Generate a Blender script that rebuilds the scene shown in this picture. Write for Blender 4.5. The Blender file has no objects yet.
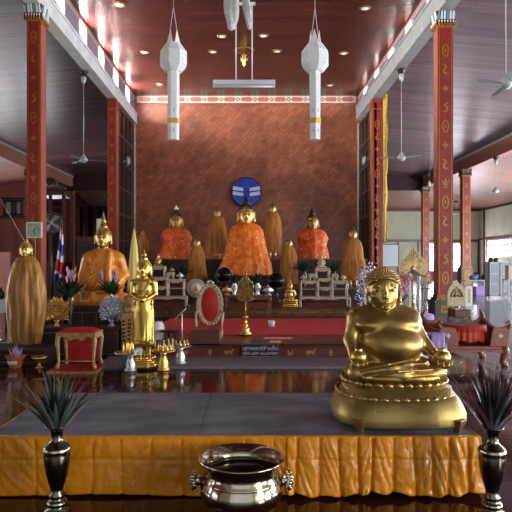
import bpy, math, random
import numpy as np
from mathutils import Vector, Matrix, Euler
random.seed(7)
PI = math.pi
F = 560.0; VX = 248.0; VY = 262.0; CH = 1.5
def X(px, d): return (px - VX) * d / F
def Z(py, d): return CH - (py - VY) * d / F
SC = bpy.context.scene
COL = SC.collection

# ------------------------------------------------------------------ materials
MATS = {}
def mat(name, col, rough=.5, metal=0., col2=None, scale=8., bump=0., bscale=40., stretch=(1,1,1),
        coat=0., emit=None, estr=0., trans=0., thresh=None, spec=None, sub=0., det=4., rvar=0.):
    m = bpy.data.materials.new(name); m.use_nodes = True
    nt = m.node_tree; b = nt.nodes['Principled BSDF']
    def c4(c): return (c[0], c[1], c[2], 1)
    b.inputs['Base Color'].default_value = c4(col)
    b.inputs['Roughness'].default_value = rough
    b.inputs['Metallic'].default_value = metal
    if coat: b.inputs['Coat Weight'].default_value = coat; b.inputs['Coat Roughness'].default_value = .12
    if emit: b.inputs['Emission Color'].default_value = c4(emit); b.inputs['Emission Strength'].default_value = estr
    if trans: b.inputs['Transmission Weight'].default_value = trans
    if spec is not None: b.inputs['Specular IOR Level'].default_value = spec
    tc = nt.nodes.new('ShaderNodeTexCoord'); mp = nt.nodes.new('ShaderNodeMapping')
    mp.inputs['Scale'].default_value = stretch
    nt.links.new(tc.outputs['Object'], mp.inputs['Vector'])
    if col2 is not None:
        n = nt.nodes.new('ShaderNodeTexNoise'); n.inputs['Scale'].default_value = scale; n.inputs['Detail'].default_value = det
        nt.links.new(mp.outputs['Vector'], n.inputs['Vector'])
        r = nt.nodes.new('ShaderNodeValToRGB')
        a, c = thresh if thresh else (.35, .65)
        r.color_ramp.elements[0].position = a; r.color_ramp.elements[1].position = c
        r.color_ramp.elements[0].color = c4(col); r.color_ramp.elements[1].color = c4(col2)
        nt.links.new(n.outputs['Fac'], r.inputs['Fac']); nt.links.new(r.outputs['Color'], b.inputs['Base Color'])
    if bump:
        n2 = nt.nodes.new('ShaderNodeTexNoise'); n2.inputs['Scale'].default_value = bscale; n2.inputs['Detail'].default_value = 3
        nt.links.new(mp.outputs['Vector'], n2.inputs['Vector'])
        bp = nt.nodes.new('ShaderNodeBump'); bp.inputs['Strength'].default_value = bump; bp.inputs['Distance'].default_value = .02
        nt.links.new(n2.outputs['Fac'], bp.inputs['Height']); nt.links.new(bp.outputs['Normal'], b.inputs['Normal'])
    if rvar:
        n3 = nt.nodes.new('ShaderNodeTexNoise'); n3.inputs['Scale'].default_value = scale*.7
        nt.links.new(mp.outputs['Vector'], n3.inputs['Vector'])
        mr = nt.nodes.new('ShaderNodeMapRange'); mr.inputs['To Min'].default_value = max(0.02, rough-rvar); mr.inputs['To Max'].default_value = rough+rvar
        nt.links.new(n3.outputs['Fac'], mr.inputs['Value']); nt.links.new(mr.outputs['Result'], b.inputs['Roughness'])
    MATS[name] = m
    return m

def plank_mat(name, c1, c2, axis, width, rough, bump=.5, length=3., seam=.25, coat=0.):
    """boards 'width' wide laid side by side along `axis` ('x' or 'y' is the direction across the boards)"""
    m = bpy.data.materials.new(name); m.use_nodes = True; nt = m.node_tree; N = nt.nodes; L = nt.links
    b = N['Principled BSDF']; tc = N.new('ShaderNodeTexCoord'); mp = N.new('ShaderNodeMapping')
    if axis == 'y': mp.inputs['Rotation'].default_value = (0, 0, 0)
    else: mp.inputs['Rotation'].default_value = (0, 0, PI/2)
    L.new(tc.outputs['Object'], mp.inputs['Vector'])
    br = N.new('ShaderNodeTexBrick'); br.inputs['Scale'].default_value = 1
    br.inputs['Brick Width'].default_value = length; br.inputs['Row Height'].default_value = width
    br.inputs['Mortar Size'].default_value = width*.05; br.inputs['Mortar Smooth'].default_value = .5
    br.inputs['Color1'].default_value = (*c1, 1); br.inputs['Color2'].default_value = (*c2, 1)
    br.inputs['Mortar'].default_value = (c1[0]*seam, c1[1]*seam, c1[2]*seam, 1); br.offset = .37
    L.new(mp.outputs['Vector'], br.inputs['Vector'])
    n = N.new('ShaderNodeTexNoise'); mp2 = N.new('ShaderNodeMapping'); mp2.inputs['Scale'].default_value = (.6, 9, 1)
    L.new(mp.outputs['Vector'], mp2.inputs['Vector']); L.new(mp2.outputs['Vector'], n.inputs['Vector']); n.inputs['Scale'].default_value = 1.6; n.inputs['Detail'].default_value = 5
    mx = N.new('ShaderNodeMix'); mx.data_type = 'RGBA'; mx.blend_type = 'MULTIPLY'; mx.inputs['Factor'].default_value = .7
    mr = N.new('ShaderNodeMapRange'); mr.inputs['From Min'].default_value = .3; mr.inputs['From Max'].default_value = .7; mr.inputs['To Min'].default_value = .5; mr.inputs['To Max'].default_value = 1.25
    L.new(n.outputs['Fac'], mr.inputs['Value']); L.new(br.outputs['Color'], mx.inputs['A']); L.new(mr.outputs['Result'], mx.inputs['B'])
    L.new(mx.outputs['Result'], b.inputs['Base Color'])
    b.inputs['Roughness'].default_value = rough
    if coat: b.inputs['Coat Weight'].default_value = coat; b.inputs['Coat Roughness'].default_value = .08
    ad = N.new('ShaderNodeMath'); ad.operation = 'MULTIPLY_ADD'; ad.inputs[1].default_value = -1; 
    L.new(br.outputs['Fac'], ad.inputs[0])
    n4 = N.new('ShaderNodeMath'); n4.operation = 'MULTIPLY'; n4.inputs[1].default_value = .35; L.new(n.outputs['Fac'], n4.inputs[0]); L.new(n4.outputs[0], ad.inputs[2])
    bp = N.new('ShaderNodeBump'); bp.inputs['Strength'].default_value = bump; bp.inputs['Distance'].default_value = .01
    L.new(ad.outputs[0], bp.inputs['Height']); L.new(bp.outputs['Normal'], b.inputs['Normal'])
    MATS[name] = m; return m

# ------------------------------------------------------------------ mesh builder
class MB:
    def __init__(s): s.v = []; s.f = []; s.m = []; s.s = []
    def add(s, vs, fs, mi=0, sm=False, M=None):
        o = len(s.v)
        if M is not None: vs = [tuple(M @ Vector(v)) for v in vs]
        s.v += [tuple(v) for v in vs]
        for f in fs: s.f.append(tuple(i+o for i in f)); s.m.append(mi); s.s.append(sm)
        return s
    def bx(s, x0, x1, y0, y1, z0, z1, mi=0, M=None, tx=0, ty=0):
        # tx / ty shrink the top
        v = [(x0,y0,z0),(x1,y0,z0),(x1,y1,z0),(x0,y1,z0),(x0+tx,y0+ty,z1),(x1-tx,y0+ty,z1),(x1-tx,y1-ty,z1),(x0+tx,y1-ty,z1)]
        return s.add(v, [(0,3,2,1),(4,5,6,7),(0,1,5,4),(1,2,6,5),(2,3,7,6),(3,0,4,7)], mi, False, M)
    def lathe(s, prof, c=(0,0,0), seg=32, mi=0, sx=1, sy=1, sm=True, M=None, lobe=0, lamp=0, sup=None, cap=True):
        vs = []; fs = []
        n = len(prof)
        for (r, z) in prof:
            for k in range(seg):
                a = 2*PI*k/seg
                ca, sa = math.cos(a), math.sin(a)
                rr = r*(1+lamp*math.cos(lobe*a)) if lobe else r
                if sup:
                    q = (abs(ca)**sup + abs(sa)**sup)**(-1/sup); rr *= q
                vs.append((c[0]+rr*ca*sx, c[1]+rr*sa*sy, c[2]+z))
        for i in range(n-1):
            for k in range(seg):
                k2 = (k+1) % seg
                fs.append((i*seg+k, i*seg+k2, (i+1)*seg+k2, (i+1)*seg+k))
        if cap:
            if prof[0][0] > 1e-6: fs.append(tuple(range(seg))[::-1])
            if prof[-1][0] > 1e-6: fs.append(tuple((n-1)*seg+k for k in range(seg)))
        return s.add(vs, fs, mi, sm, M)
    def tube(s, pts, r, seg=8, mi=0, sm=True, M=None, flat=1.):
        pts = [Vector(p) for p in pts]; n = len(pts)
        rs = r if isinstance(r, (list, tuple)) else [r]*n
        vs = []; fs = []
        up0 = None
        for i, p in enumerate(pts):
            t = (pts[min(i+1, n-1)] - pts[max(i-1, 0)]).normalized()
            if up0 is None:
                up0 = Vector((0,0,1)) if abs(t.z) < .9 else Vector((1,0,0))
            a = t.cross(up0)
            if a.length < 1e-5: a = t.cross(Vector((0,1,0)))
            a.normalize(); b = a.cross(t).normalized(); up0 = b
            for k in range(seg):
                th = 2*PI*k/seg
                vs.append(tuple(p + rs[i]*(a*math.cos(th) + b*math.sin(th)*flat)))
        for i in range(n-1):
            for k in range(seg):
                k2 = (k+1) % seg
                fs.append((i*seg+k, i*seg+k2, (i+1)*seg+k2, (i+1)*seg+k))
        fs.append(tuple(range(seg))[::-1]); fs.append(tuple((n-1)*seg+k for k in range(seg)))
        return s.add(vs, fs, mi, sm, M)
    def ell(s, c, r, seg=16, rings=10, mi=0, M=None):
        if not isinstance(r, (tuple, list)): r = (r, r, r)
        prof = [(math.sin(PI*i/rings), -math.cos(PI*i/rings)*r[2]) for i in range(rings+1)]
        return s.lathe(prof, c, seg, mi, r[0], r[1], True, M, cap=False)
    def prism(s, poly, a, b, axis='y', mi=0, M=None, sm=False):
        # poly: 2D points; extruded from a to b along axis
        n = len(poly)
        def P(p, t):
            if axis == 'y': return (p[0], t, p[1])
            if axis == 'x': return (t, p[0], p[1])
            return (p[0], p[1], t)
        vs = [P(p, a) for p in poly] + [P(p, b) for p in poly]
        fs = [tuple(range(n)), tuple(range(2*n-1, n-1, -1))] + [(i, i+n, (i+1) % n + n, (i+1) % n) for i in range(n)]
        return s.add(vs, fs, mi, sm, M)
    def grid(s, fn, nu, nv, mi=0, sm=True, closed=False, M=None):
        vs = [fn(i/nu, j/nv) for j in range(nv+1) for i in range(nu+1)]
        fs = [(j*(nu+1)+i, j*(nu+1)+i+1, (j+1)*(nu+1)+i+1, (j+1)*(nu+1)+i) for j in range(nv) for i in range(nu)]
        return s.add(vs, fs, mi, sm, M)
    def build(s, name, mats, parent=None, loc=None, bev=0, solid=0, fix=True):
        me = bpy.data.meshes.new(name); me.from_pydata(s.v, [], s.f)
        if not isinstance(mats, (list, tuple)): mats = [mats]
        for m in mats: me.materials.append(MATS[m] if isinstance(m, str) else m)
        me.polygons.foreach_set('material_index', s.m); me.polygons.foreach_set('use_smooth', s.s)
        if fix:
            import bmesh
            bm = bmesh.new(); bm.from_mesh(me); bmesh.ops.recalc_face_normals(bm, faces=bm.faces); bm.to_mesh(me); bm.free()
        me.update()
        o = bpy.data.objects.new(name, me); COL.objects.link(o)
        if parent: o.parent = parent
        if loc: o.location = loc
        if bev:
            b = o.modifiers.new('Bevel', 'BEVEL'); b.width = bev; b.segments = 2; b.limit_method = 'ANGLE'
        if solid:
            b = o.modifiers.new('Solid', 'SOLIDIFY'); b.thickness = solid; b.offset = 0
        return o

def thing(name, label, cat, loc=(0,0,0), rz=0, group=None, sc=1):
    o = bpy.data.objects.new(name, None); COL.objects.link(o); o.empty_display_size = .1
    o.location = loc; o.rotation_euler = (0, 0, rz); o.scale = (sc, sc, sc)
    o['label'] = label; o['category'] = cat
    if group: o['group'] = group
    return o
def tag(o, label, cat, group=None):
    o['label'] = label; o['category'] = cat
    if group: o['group'] = group
    return o
def struct(o, label=None):
    o['kind'] = 'structure'
    return o
def dup(root, loc, rz=None, label=None, group=None, sc=None):
    r = root.copy(); COL.objects.link(r); r.location = loc
    if rz is not None: r.rotation_euler = (0, 0, rz)
    if sc is not None: r.scale = (sc, sc, sc) if not isinstance(sc, tuple) else sc
    if label: r['label'] = label
    if group: r['group'] = group
    for ch in [c for c in bpy.data.objects if c.parent == root]:
        c = ch.copy(); COL.objects.link(c); c.parent = r
        for g in [q for q in bpy.data.objects if q.parent == ch]:
            e = g.copy(); COL.objects.link(e); e.parent = c
    return r

# ------------------------------------------------------------------ implicit bodies: smooth unions of rounded limbs, meshed by surface nets
def sdf_mesh(name, prims, mat_, parent=None, res=.01, k=.02, pad=None, M=None):
    """prims: ('e',c,(rx,ry,rz)[,k,sign,rot]) ellipsoid; ('c',a,b,ra,rb[,k,sign]) tapered limb; ('z',z) cut below plane"""
    lo = np.full(3, 1e9); hi = -lo
    for p in prims:
        if p[0] == 'e' and (len(p) < 5 or p[4] > 0):
            R = max(p[2]) if len(p) > 5 and p[5] else None
            r = np.array([R]*3 if R else p[2]); c = np.array(p[1]); lo = np.minimum(lo, c-r); hi = np.maximum(hi, c+r)
        elif p[0] == 'c' and (len(p) < 7 or p[6] > 0):
            for q, r in ((p[1], p[3]), (p[2], p[4])): lo = np.minimum(lo, np.array(q)-r); hi = np.maximum(hi, np.array(q)+r)
    pad = pad or (k + 2*res); lo -= pad; hi += pad
    n = np.ceil((hi-lo)/res).astype(int)+1
    ax = [lo[i]+res*np.arange(n[i], dtype=np.float32) for i in range(3)]
    Xg, Yg, Zg = np.meshgrid(*ax, indexing='ij'); Xg = Xg.astype(np.float32); Yg = Yg.astype(np.float32); Zg = Zg.astype(np.float32)
    D = None
    for p in prims:
        sign = 1; kk = k
        if p[0] == 'e':
            c, r = p[1], p[2]
            if len(p) > 3 and p[3]: kk = p[3]
            if len(p) > 4: sign = p[4]
            x, y, z = Xg-c[0], Yg-c[1], Zg-c[2]
            if len(p) > 5 and p[5]:
                R = np.array(Euler(p[5]).to_matrix().transposed(), dtype=np.float32)
                x, y, z = (R[0,0]*x+R[0,1]*y+R[0,2]*z, R[1,0]*x+R[1,1]*y+R[1,2]*z, R[2,0]*x+R[2,1]*y+R[2,2]*z)
            k0 = np.sqrt((x/r[0])**2+(y/r[1])**2+(z/r[2])**2)+1e-6
            k1 = np.sqrt((x/r[0]**2)**2+(y/r[1]**2)**2+(z/r[2]**2)**2)+1e-6
            d = k0*(k0-1)/k1
            d = np.where(k0 < .3, -min(r)*.8, d)
        elif p[0] == 'c':
            a, b, ra, rb = np.array(p[1]), np.array(p[2]), p[3], p[4]
            if len(p) > 5 and p[5]: kk = p[5]
            if len(p) > 6: sign = p[6]
            ba = b-a; L = float(ba@ba)+1e-9
            t = np.clip(((Xg-a[0])*ba[0]+(Yg-a[1])*ba[1]+(Zg-a[2])*ba[2])/L, 0, 1)
            d = np.sqrt((Xg-a[0]-t*ba[0])**2+(Yg-a[1]-t*ba[1])**2+(Zg-a[2]-t*ba[2])**2) - (ra+(rb-ra)*t)
        elif p[0] == 'z':
            D = np.maximum(D, p[1]-Zg); continue
        elif p[0] == 'ztop':
            D = np.maximum(D, Zg-p[1]); continue
        if D is None: D = d; continue
        if sign > 0:
            h = np.clip(.5+.5*(D-d)/kk, 0, 1); D = D*(1-h)+d*h-kk*h*(1-h)
        else:
            h = np.clip(.5-.5*(D+d)/kk, 0, 1); D = D*(1-h)+(-d)*h+kk*h*(1-h)
    D = D.astype(np.float32)
    ins = D < 0
    # surface nets
    acc = np.zeros((n[0]-1, n[1]-1, n[2]-1, 3), np.float32); cnt = np.zeros(acc.shape[:3], np.float32)
    def sl(o): return tuple(slice(o[i], n[i]-1+o[i]) for i in range(3))
    for axi in range(3):
        for o1 in (0,1):
            for o2 in (0,1):
                a = [0,0,0]; others = [i for i in range(3) if i != axi]
                a[others[0]] = o1; a[others[1]] = o2
                b = list(a); b[axi] = 1
                da, db = D[sl(a)], D[sl(b)]
                cr = (da < 0) != (db < 0)
                t = np.where(cr, da/(da-db+1e-12), 0)
                for i in range(3):
                    acc[..., i] += np.where(cr, a[i] + (t if i == axi else 0), 0)
                cnt += cr
    act = cnt > 0
    idx = -np.ones(act.shape, int); ids = np.argwhere(act); idx[act] = np.arange(len(ids))
    V = (ids + acc[act]/cnt[act][:, None])*res + lo
    faces = []
    for axi in range(3):
        o = [i for i in range(3) if i != axi]
        s0 = [slice(1, n[i]-1) for i in range(3)]; s0[axi] = slice(0, n[axi]-1)
        s1 = list(s0); s1[axi] = slice(1, n[axi])
        A, B = ins[tuple(s0)], ins[tuple(s1)]
        for flip, sel in ((False, A & ~B), (True, B & ~A)):
            e = np.argwhere(sel)
            if not len(e): continue
            e = e + np.array([0 if i == axi else 1 for i in range(3)])
            u = np.zeros(3, int); w = np.zeros(3, int); u[o[0]] = 1; w[o[1]] = 1
            def I(q): return idx[q[:,0], q[:,1], q[:,2]]
            quad = [I(e-u-w), I(e-w), I(e), I(e-u)]
            if (axi == 1) != flip: quad = quad[::-1]
            faces.append(np.stack(quad, 1))
    Fq = np.concatenate(faces)
    if M is not None:
        Mm = np.array(M); V = V @ Mm[:3,:3].T + Mm[:3,3]
    me = bpy.data.meshes.new(name)
    me.from_pydata(V.tolist(), [], Fq.tolist())
    me.materials.append(MATS[mat_]); me.polygons.foreach_set('use_smooth', [True]*len(Fq)); me.update()
    ob = bpy.data.objects.new(name, me); COL.objects.link(ob)
    if parent: ob.parent = parent
    return ob

def text_mesh(name, body, size, mat_, parent, loc, rot=(PI/2,0,0), ext=.002, align='CENTER'):
    cu = bpy.data.curves.new('lettering', 'FONT'); cu.body = body; cu.size = size; cu.extrude = ext; cu.align_x = align; cu.align_y = 'CENTER'
    t = bpy.data.objects.new('tmp', cu); COL.objects.link(t)
    bpy.context.view_layer.update()
    dg = bpy.context.evaluated_depsgraph_get(); me = bpy.data.meshes.new_from_object(t.evaluated_get(dg))
    bpy.data.objects.remove(t)
    me.materials.clear(); me.materials.append(MATS[mat_])
    o = bpy.data.objects.new(name, me); COL.objects.link(o); o.parent = parent; o.location = loc; o.rotation_euler = rot
    return o
def bez(p0, p1, p2, n=10):
    p0, p1, p2 = Vector(p0), Vector(p1), Vector(p2)
    return [tuple((1-t)**2*p0 + 2*t*(1-t)*p1 + t*t*p2) for t in [i/n for i in range(n+1)]]
# ------------------------------------------------------------------ palette
plank_mat('nave_ceiling_wood', (.105,.024,.018), (.06,.014,.011), 'y', .2, .26, .6, 5., .15)
plank_mat('aisle_ceiling_wood', (.25,.12,.13), (.11,.052,.06), 'y', .21, .33, 1.0, 6., .10)
plank_mat('outer_ceiling_wood', (.42,.2,.15), (.36,.17,.13), 'y', .3, .4, .3, 4.)
plank_mat('floor_wood', (.055,.016,.010), (.035,.010,.007), 'x', .6, .09, .10, .6, .5)
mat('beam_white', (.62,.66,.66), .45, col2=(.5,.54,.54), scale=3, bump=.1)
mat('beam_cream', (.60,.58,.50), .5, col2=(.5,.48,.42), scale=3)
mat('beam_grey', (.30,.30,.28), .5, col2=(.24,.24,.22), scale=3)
mat('beam_dark', (.045,.016,.012), .8)
mat('beam_brown', (.13,.045,.03), .45, col2=(.2,.07,.05), scale=4)
mat('beam_pink', (.48,.21,.16), .45, col2=(.40,.16,.12), scale=4)
mat('dark_wood', (.03,.012,.009), .35, col2=(.05,.018,.012), scale=6, bump=.1)
mat('brown_wood', (.14,.045,.022), .35, col2=(.08,.025,.014), scale=6, stretch=(1,1,5), bump=.1)
mat('red_wood', (.16,.03,.02), .35, col2=(.10,.02,.014), scale=5, bump=.1)
mat('black', (.008,.008,.009), .4)
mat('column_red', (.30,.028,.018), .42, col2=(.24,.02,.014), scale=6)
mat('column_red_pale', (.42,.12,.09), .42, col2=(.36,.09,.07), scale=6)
mat('gold_paint', (.50,.25,.04), .42, .3, col2=(.36,.16,.025), scale=16)
mat('gold', (.52,.35,.13), .38, .92, col2=(.42,.27,.09), scale=7, bump=.06, bscale=14, rvar=.06)
mat('gold_base', (.42,.31,.11), .46, .85, col2=(.33,.24,.08), scale=5, bump=.15, bscale=20)
mat('gold_bright', (.72,.50,.15), .34, 1, col2=(.78,.5,.10), scale=9, bump=.08, bscale=20)
mat('gold_deep', (.52,.33,.09), .4, 1, col2=(.38,.24,.06), scale=10, bump=.25, bscale=30)
mat('gold_dark', (.30,.17,.05), .45, .9, col2=(.1,.05,.02), scale=14, bump=.3)
mat('cream_wall', (.62,.62,.44), .7, col2=(.55,.55,.40), scale=1.5)
mat('pink_wall', (.34,.13,.10), .6, col2=(.28,.10,.08), scale=2)
mat('cream_trim', (.62,.52,.40), .6, col2=(.55,.45,.34), scale=8)
mat('red_trim', (.5,.10,.05), .6, col2=(.42,.07,.04), scale=12)
mat('sky_glass', (.85,.9,1), .4, emit=(.84,.88,1), estr=1.5)
mat('far_glass', (.85,.9,1), .4, emit=(.84,.88,1), estr=16.)
mat('glass_grey', (.5,.55,.58), .15, .3)
mat('grey_stone', (.07,.07,.075), .35, col2=(.045,.045,.05), scale=6, bump=.1)
mat('white_paint', (.75,.76,.75), .5)
mat('grey_paint', (.35,.37,.40), .45)
mat('white_metal', (.82,.86,.9), .35)
mat('louver_grey', (.16,.14,.17), .6)
mat('teal_glass', (.25,.55,.45), .2, .5)

# woven / herringbone brick wall
def brick_wall():
    m = bpy.data.materials.new('woven_brick'); m.use_nodes = True; nt = m.node_tree; N = nt.nodes; L = nt.links
    b = N['Principled BSDF']; tc = N.new('ShaderNodeTexCoord')
    mp = N.new('ShaderNodeMapping'); mp.inputs['Rotation'].default_value = (PI/2, 0, 0)
    L.new(tc.outputs['Object'], mp.inputs['Vector'])
    mp2 = N.new('ShaderNodeMapping'); mp2.inputs['Rotation'].default_value = (0, 0, PI/4); L.new(mp.outputs['Vector'], mp2.inputs['Vector'])
    def brick(src, w, h, c1, c2, mo):
        br = N.new('ShaderNodeTexBrick'); br.inputs['Scale'].default_value = 1
        br.inputs['Brick Width'].default_value = w; br.inputs['Row Height'].default_value = h; br.inputs['Mortar Size'].default_value = .008
        br.inputs['Color1'].default_value = (*c1,1); br.inputs['Color2'].default_value = (*c2,1); br.inputs['Mortar'].default_value = (*mo,1)
        L.new(src.outputs['Vector'], br.inputs['Vector']); return br
    b1 = brick(mp, .24, .12, (.40,.13,.06), (.25,.07,.036), (.17,.045,.026))
    b2 = brick(mp2, .34, .17, (.44,.14,.062), (.19,.055,.03), (.13,.036,.022))
    mx = N.new('ShaderNodeMix'); mx.data_type = 'RGBA'; mx.inputs['Factor'].default_value = .52
    L.new(b1.outputs['Color'], mx.inputs['A']); L.new(b2.outputs['Color'], mx.inputs['B'])
    n = N.new('ShaderNodeTexNoise'); n.inputs['Scale'].default_value = .8; n.inputs['Detail'].default_value = 6
    L.new(tc.outputs['Object'], n.inputs['Vector'])
    mr = N.new('ShaderNodeMapRange'); mr.inputs['From Min'].default_value = .3; mr.inputs['From Max'].default_value = .7; mr.inputs['To Min'].default_value = .65; mr.inputs['To Max'].default_value = 1.2
    L.new(n.outputs['Fac'], mr.inputs['Value'])
    m2 = N.new('ShaderNodeMix'); m2.data_type = 'RGBA'; m2.blend_type = 'MULTIPLY'; m2.inputs['Factor'].default_value = 1
    L.new(mx.outputs['Result'], m2.inputs['A']); L.new(mr.outputs['Result'], m2.inputs['B']); L.new(m2.outputs['Result'], b.inputs['Base Color'])
    b.inputs['Roughness'].default_value = .34
    bp = N.new('ShaderNodeBump'); bp.inputs['Strength'].default_value = .7; bp.inputs['Distance'].default_value = .02
    rgb = N.new('ShaderNodeRGBToBW'); L.new(mx.outputs['Result'], rgb.inputs['Color']); L.new(rgb.outputs['Val'], bp.inputs['Height'])
    L.new(bp.outputs['Normal'], b.inputs['Normal'])
    MATS['woven_brick'] = m
brick_wall()

NL, NR = -5.15, 5.01          # inner faces of the nave beams
BW = 26.0                     # back wall of the nave
zc = 9.2                      # nave ceiling
OX = 12.7; WX = 19.0; DB = 40.6; DW = 46.0
struct(MB().bx(-22, 3.4, -8, 50, -.3, 0).build('floor', 'floor_wood'))
def tile_mat():
    m = bpy.data.materials.new('floor_tile'); m.use_nodes = True; nt = m.node_tree; N = nt.nodes; L = nt.links; b = N['Principled BSDF']
    tc = N.new('ShaderNodeTexCoord'); br = N.new('ShaderNodeTexBrick'); br.offset = 0; br.inputs['Scale'].default_value = 1
    br.inputs['Brick Width'].default_value = .4; br.inputs['Row Height'].default_value = .4; br.inputs['Mortar Size'].default_value = .006
    br.inputs['Color1'].default_value = (.27,.30,.35,1); br.inputs['Color2'].default_value = (.22,.25,.29,1); br.inputs['Mortar'].default_value = (.05,.05,.06,1)
    L.new(tc.outputs['Object'], br.inputs['Vector']); L.new(br.outputs['Color'], b.inputs['Base Color']); b.inputs['Roughness'].default_value = .16
    bp = N.new('ShaderNodeBump'); bp.inputs['Strength'].default_value = .3; bp.inputs['Distance'].default_value = .004; bp.invert = True
    L.new(br.outputs['Fac'], bp.inputs['Height']); L.new(bp.outputs['Normal'], b.inputs['Normal']); MATS['floor_tile'] = m
tile_mat()
struct(MB().bx(3.4, 22, 6.6, 50, -.3, 0).build('floor', 'floor_tile'))
struct(MB().bx(3.4, 22, -8, 6.6, -.3, 0).build('floor', 'floor_wood'))
struct(MB().bx(NL-.5, NR+.5, -8, BW+.3, zc, zc+.2).build('ceiling', 'nave_ceiling_wood'))
# aisle ceilings slope gently down and outward
for sgn, xi in ((-1, NL-.33), (1, NR+.33)):
    m = MB(); x0, x1 = xi, sgn*OX+sgn*.2; z0, z1 = (8.3, 7.68)
    m.add([(x0,-8,z0),(x1,-8,z1),(x1,DB+.3,z1),(x0,DB+.3,z0),(x0,-8,z0+.15),(x1,-8,z1+.15),(x1,DB+.3,z1+.15),(x0,DB+.3,z0+.15)],
          [(0,1,2,3),(4,7,6,5),(0,4,5,1),(1,5,6,2),(2,6,7,3),(3,7,4,0)])
    struct(m.build('ceiling', 'aisle_ceiling_wood'))
    m = MB(); x0, x1 = sgn*OX, sgn*(WX+.2); z0, z1 = 7.0, 5.8
    m.add([(x0,-8,z0),(x1,-8,z1),(x1,DW+.3,z1),(x0,DW+.3,z1),(x0,DB,z0),(x0,-8,z0+.15),(x1,-8,z1+.15),(x1,DW+.3,z1+.15),(x0,DW+.3,z1+.15),(x0,DB,z0+.15)],
          [(0,1,2,4),(4,2,3),(5,9,7,6),(9,8,7)])
    struct(m.build('ceiling', 'outer_ceiling_wood'))
m = MB(); m.add([(-OX,DB,6.75),(OX,DB,6.75),(OX,DW+.3,5.8),(-OX,DW+.3,5.8),(-OX,DB,6.9),(OX,DB,6.9),(OX,DW+.3,5.95),(-OX,DW+.3,5.95)], [(0,1,2,3),(4,7,6,5)])
struct(m.build('ceiling', 'outer_ceiling_wood'))
# ceiling between the aisles behind the nave wall
struct(MB().bx(NL-.4, NR+.4, BW+.3, DB+.3, 8.4, 8.55).build('ceiling', 'aisle_ceiling_wood'))
# nave beams: white inner face, cream soffit
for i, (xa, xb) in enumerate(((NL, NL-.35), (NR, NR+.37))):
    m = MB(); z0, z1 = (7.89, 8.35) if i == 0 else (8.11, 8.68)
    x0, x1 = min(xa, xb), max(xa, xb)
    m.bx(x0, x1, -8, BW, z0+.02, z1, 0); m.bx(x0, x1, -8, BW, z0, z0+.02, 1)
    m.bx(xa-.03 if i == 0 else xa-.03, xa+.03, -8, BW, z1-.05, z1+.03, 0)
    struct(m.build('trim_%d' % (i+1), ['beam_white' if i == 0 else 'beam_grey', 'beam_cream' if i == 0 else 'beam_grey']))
# outer beams and the transverse beam
for i, sgn in enumerate((-1, 1)):
    m = MB(); m.bx(min(sgn*OX, sgn*(OX+.35)), max(sgn*OX, sgn*(OX+.35)), -8, DB+.4, 6.9, 7.75)
    m.bx(sgn*OX-.05, sgn*OX+.05, -8, DB, 7.6, 7.75, 1)
    struct(m.build('trim_%d' % (i+3), ['beam_pink', 'beam_cream']))
struct(MB().bx(-OX, OX, DB, DB+.4, 6.7, 8.2).build('trim_5', 'beam_dark'))
# clerestory: rail, posts, louvred windows and bright panes
wn = [0]
def win(nm='window'):
    wn[0] += 1; return '%s_%d' % (nm, wn[0])
def louver_bay(x, sgn, y0, y1, z0, z1):
    e = bpy.data.objects.new(win(), None); COL.objects.link(e); e['kind'] = 'structure'; e.location = (x, (y0+y1)/2, z0)
    w = (y1-y0)/2; h = z1-z0; f = MB()
    f.bx(-.04,.04,-w,-w+.07,0,h); f.bx(-.04,.04,w-.07,w,0,h); f.bx(-.04,.04,-w,w,0,.05); f.bx(-.04,.04,-w,w,h-.05,h)
    f.build('window_frame', 'grey_paint', e)
    s = MB(); n = 8
    for k in range(n):
        zz = .07+(h-.14)*k/(n-1)
        s.add([(-.025,-w+.06,zz+.032),(-.025,w-.06,zz+.032),(.025,w-.06,zz-.032),(.025,-w+.06,zz-.032)], [(0,1,2,3)])
    s.bx(.03,.035,-w+.06,w-.06,.05,h-.05)
    s.build('louver', 'louver_grey', e, solid=.012)
def pane_bay(x, y0, y1, z0, z1):
    e = bpy.data.objects.new(win(), None); COL.objects.link(e); e['kind'] = 'structure'; e.location = (x, (y0+y1)/2, z0)
    w = (y1-y0)/2; h = z1-z0; f = MB()
    f.bx(-.05,.05,-w,-w+.1,0,h); f.bx(-.05,.05,w-.1,w,0,h)
    f.build('window_frame', 'beam_pink', e)
for i, x in enumerate((NL-.15, NR+.15)):
    z0 = 8.35 if i == 0 else 8.68
    struct(MB().bx(x-.05, x+.05, -8, BW, zc-.1, zc).build('trim_%d' % (6+i), 'beam_pink'))
    y = 2.9-2.2*3
    while y < 25.5:
        louver_bay(x, 1, y, y+1.3, z0, zc-.1)
        if y+2.2 < BW: pane_bay(x, y+1.3, y+2.2, z0, zc-.1)
        y += 2.2
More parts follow.
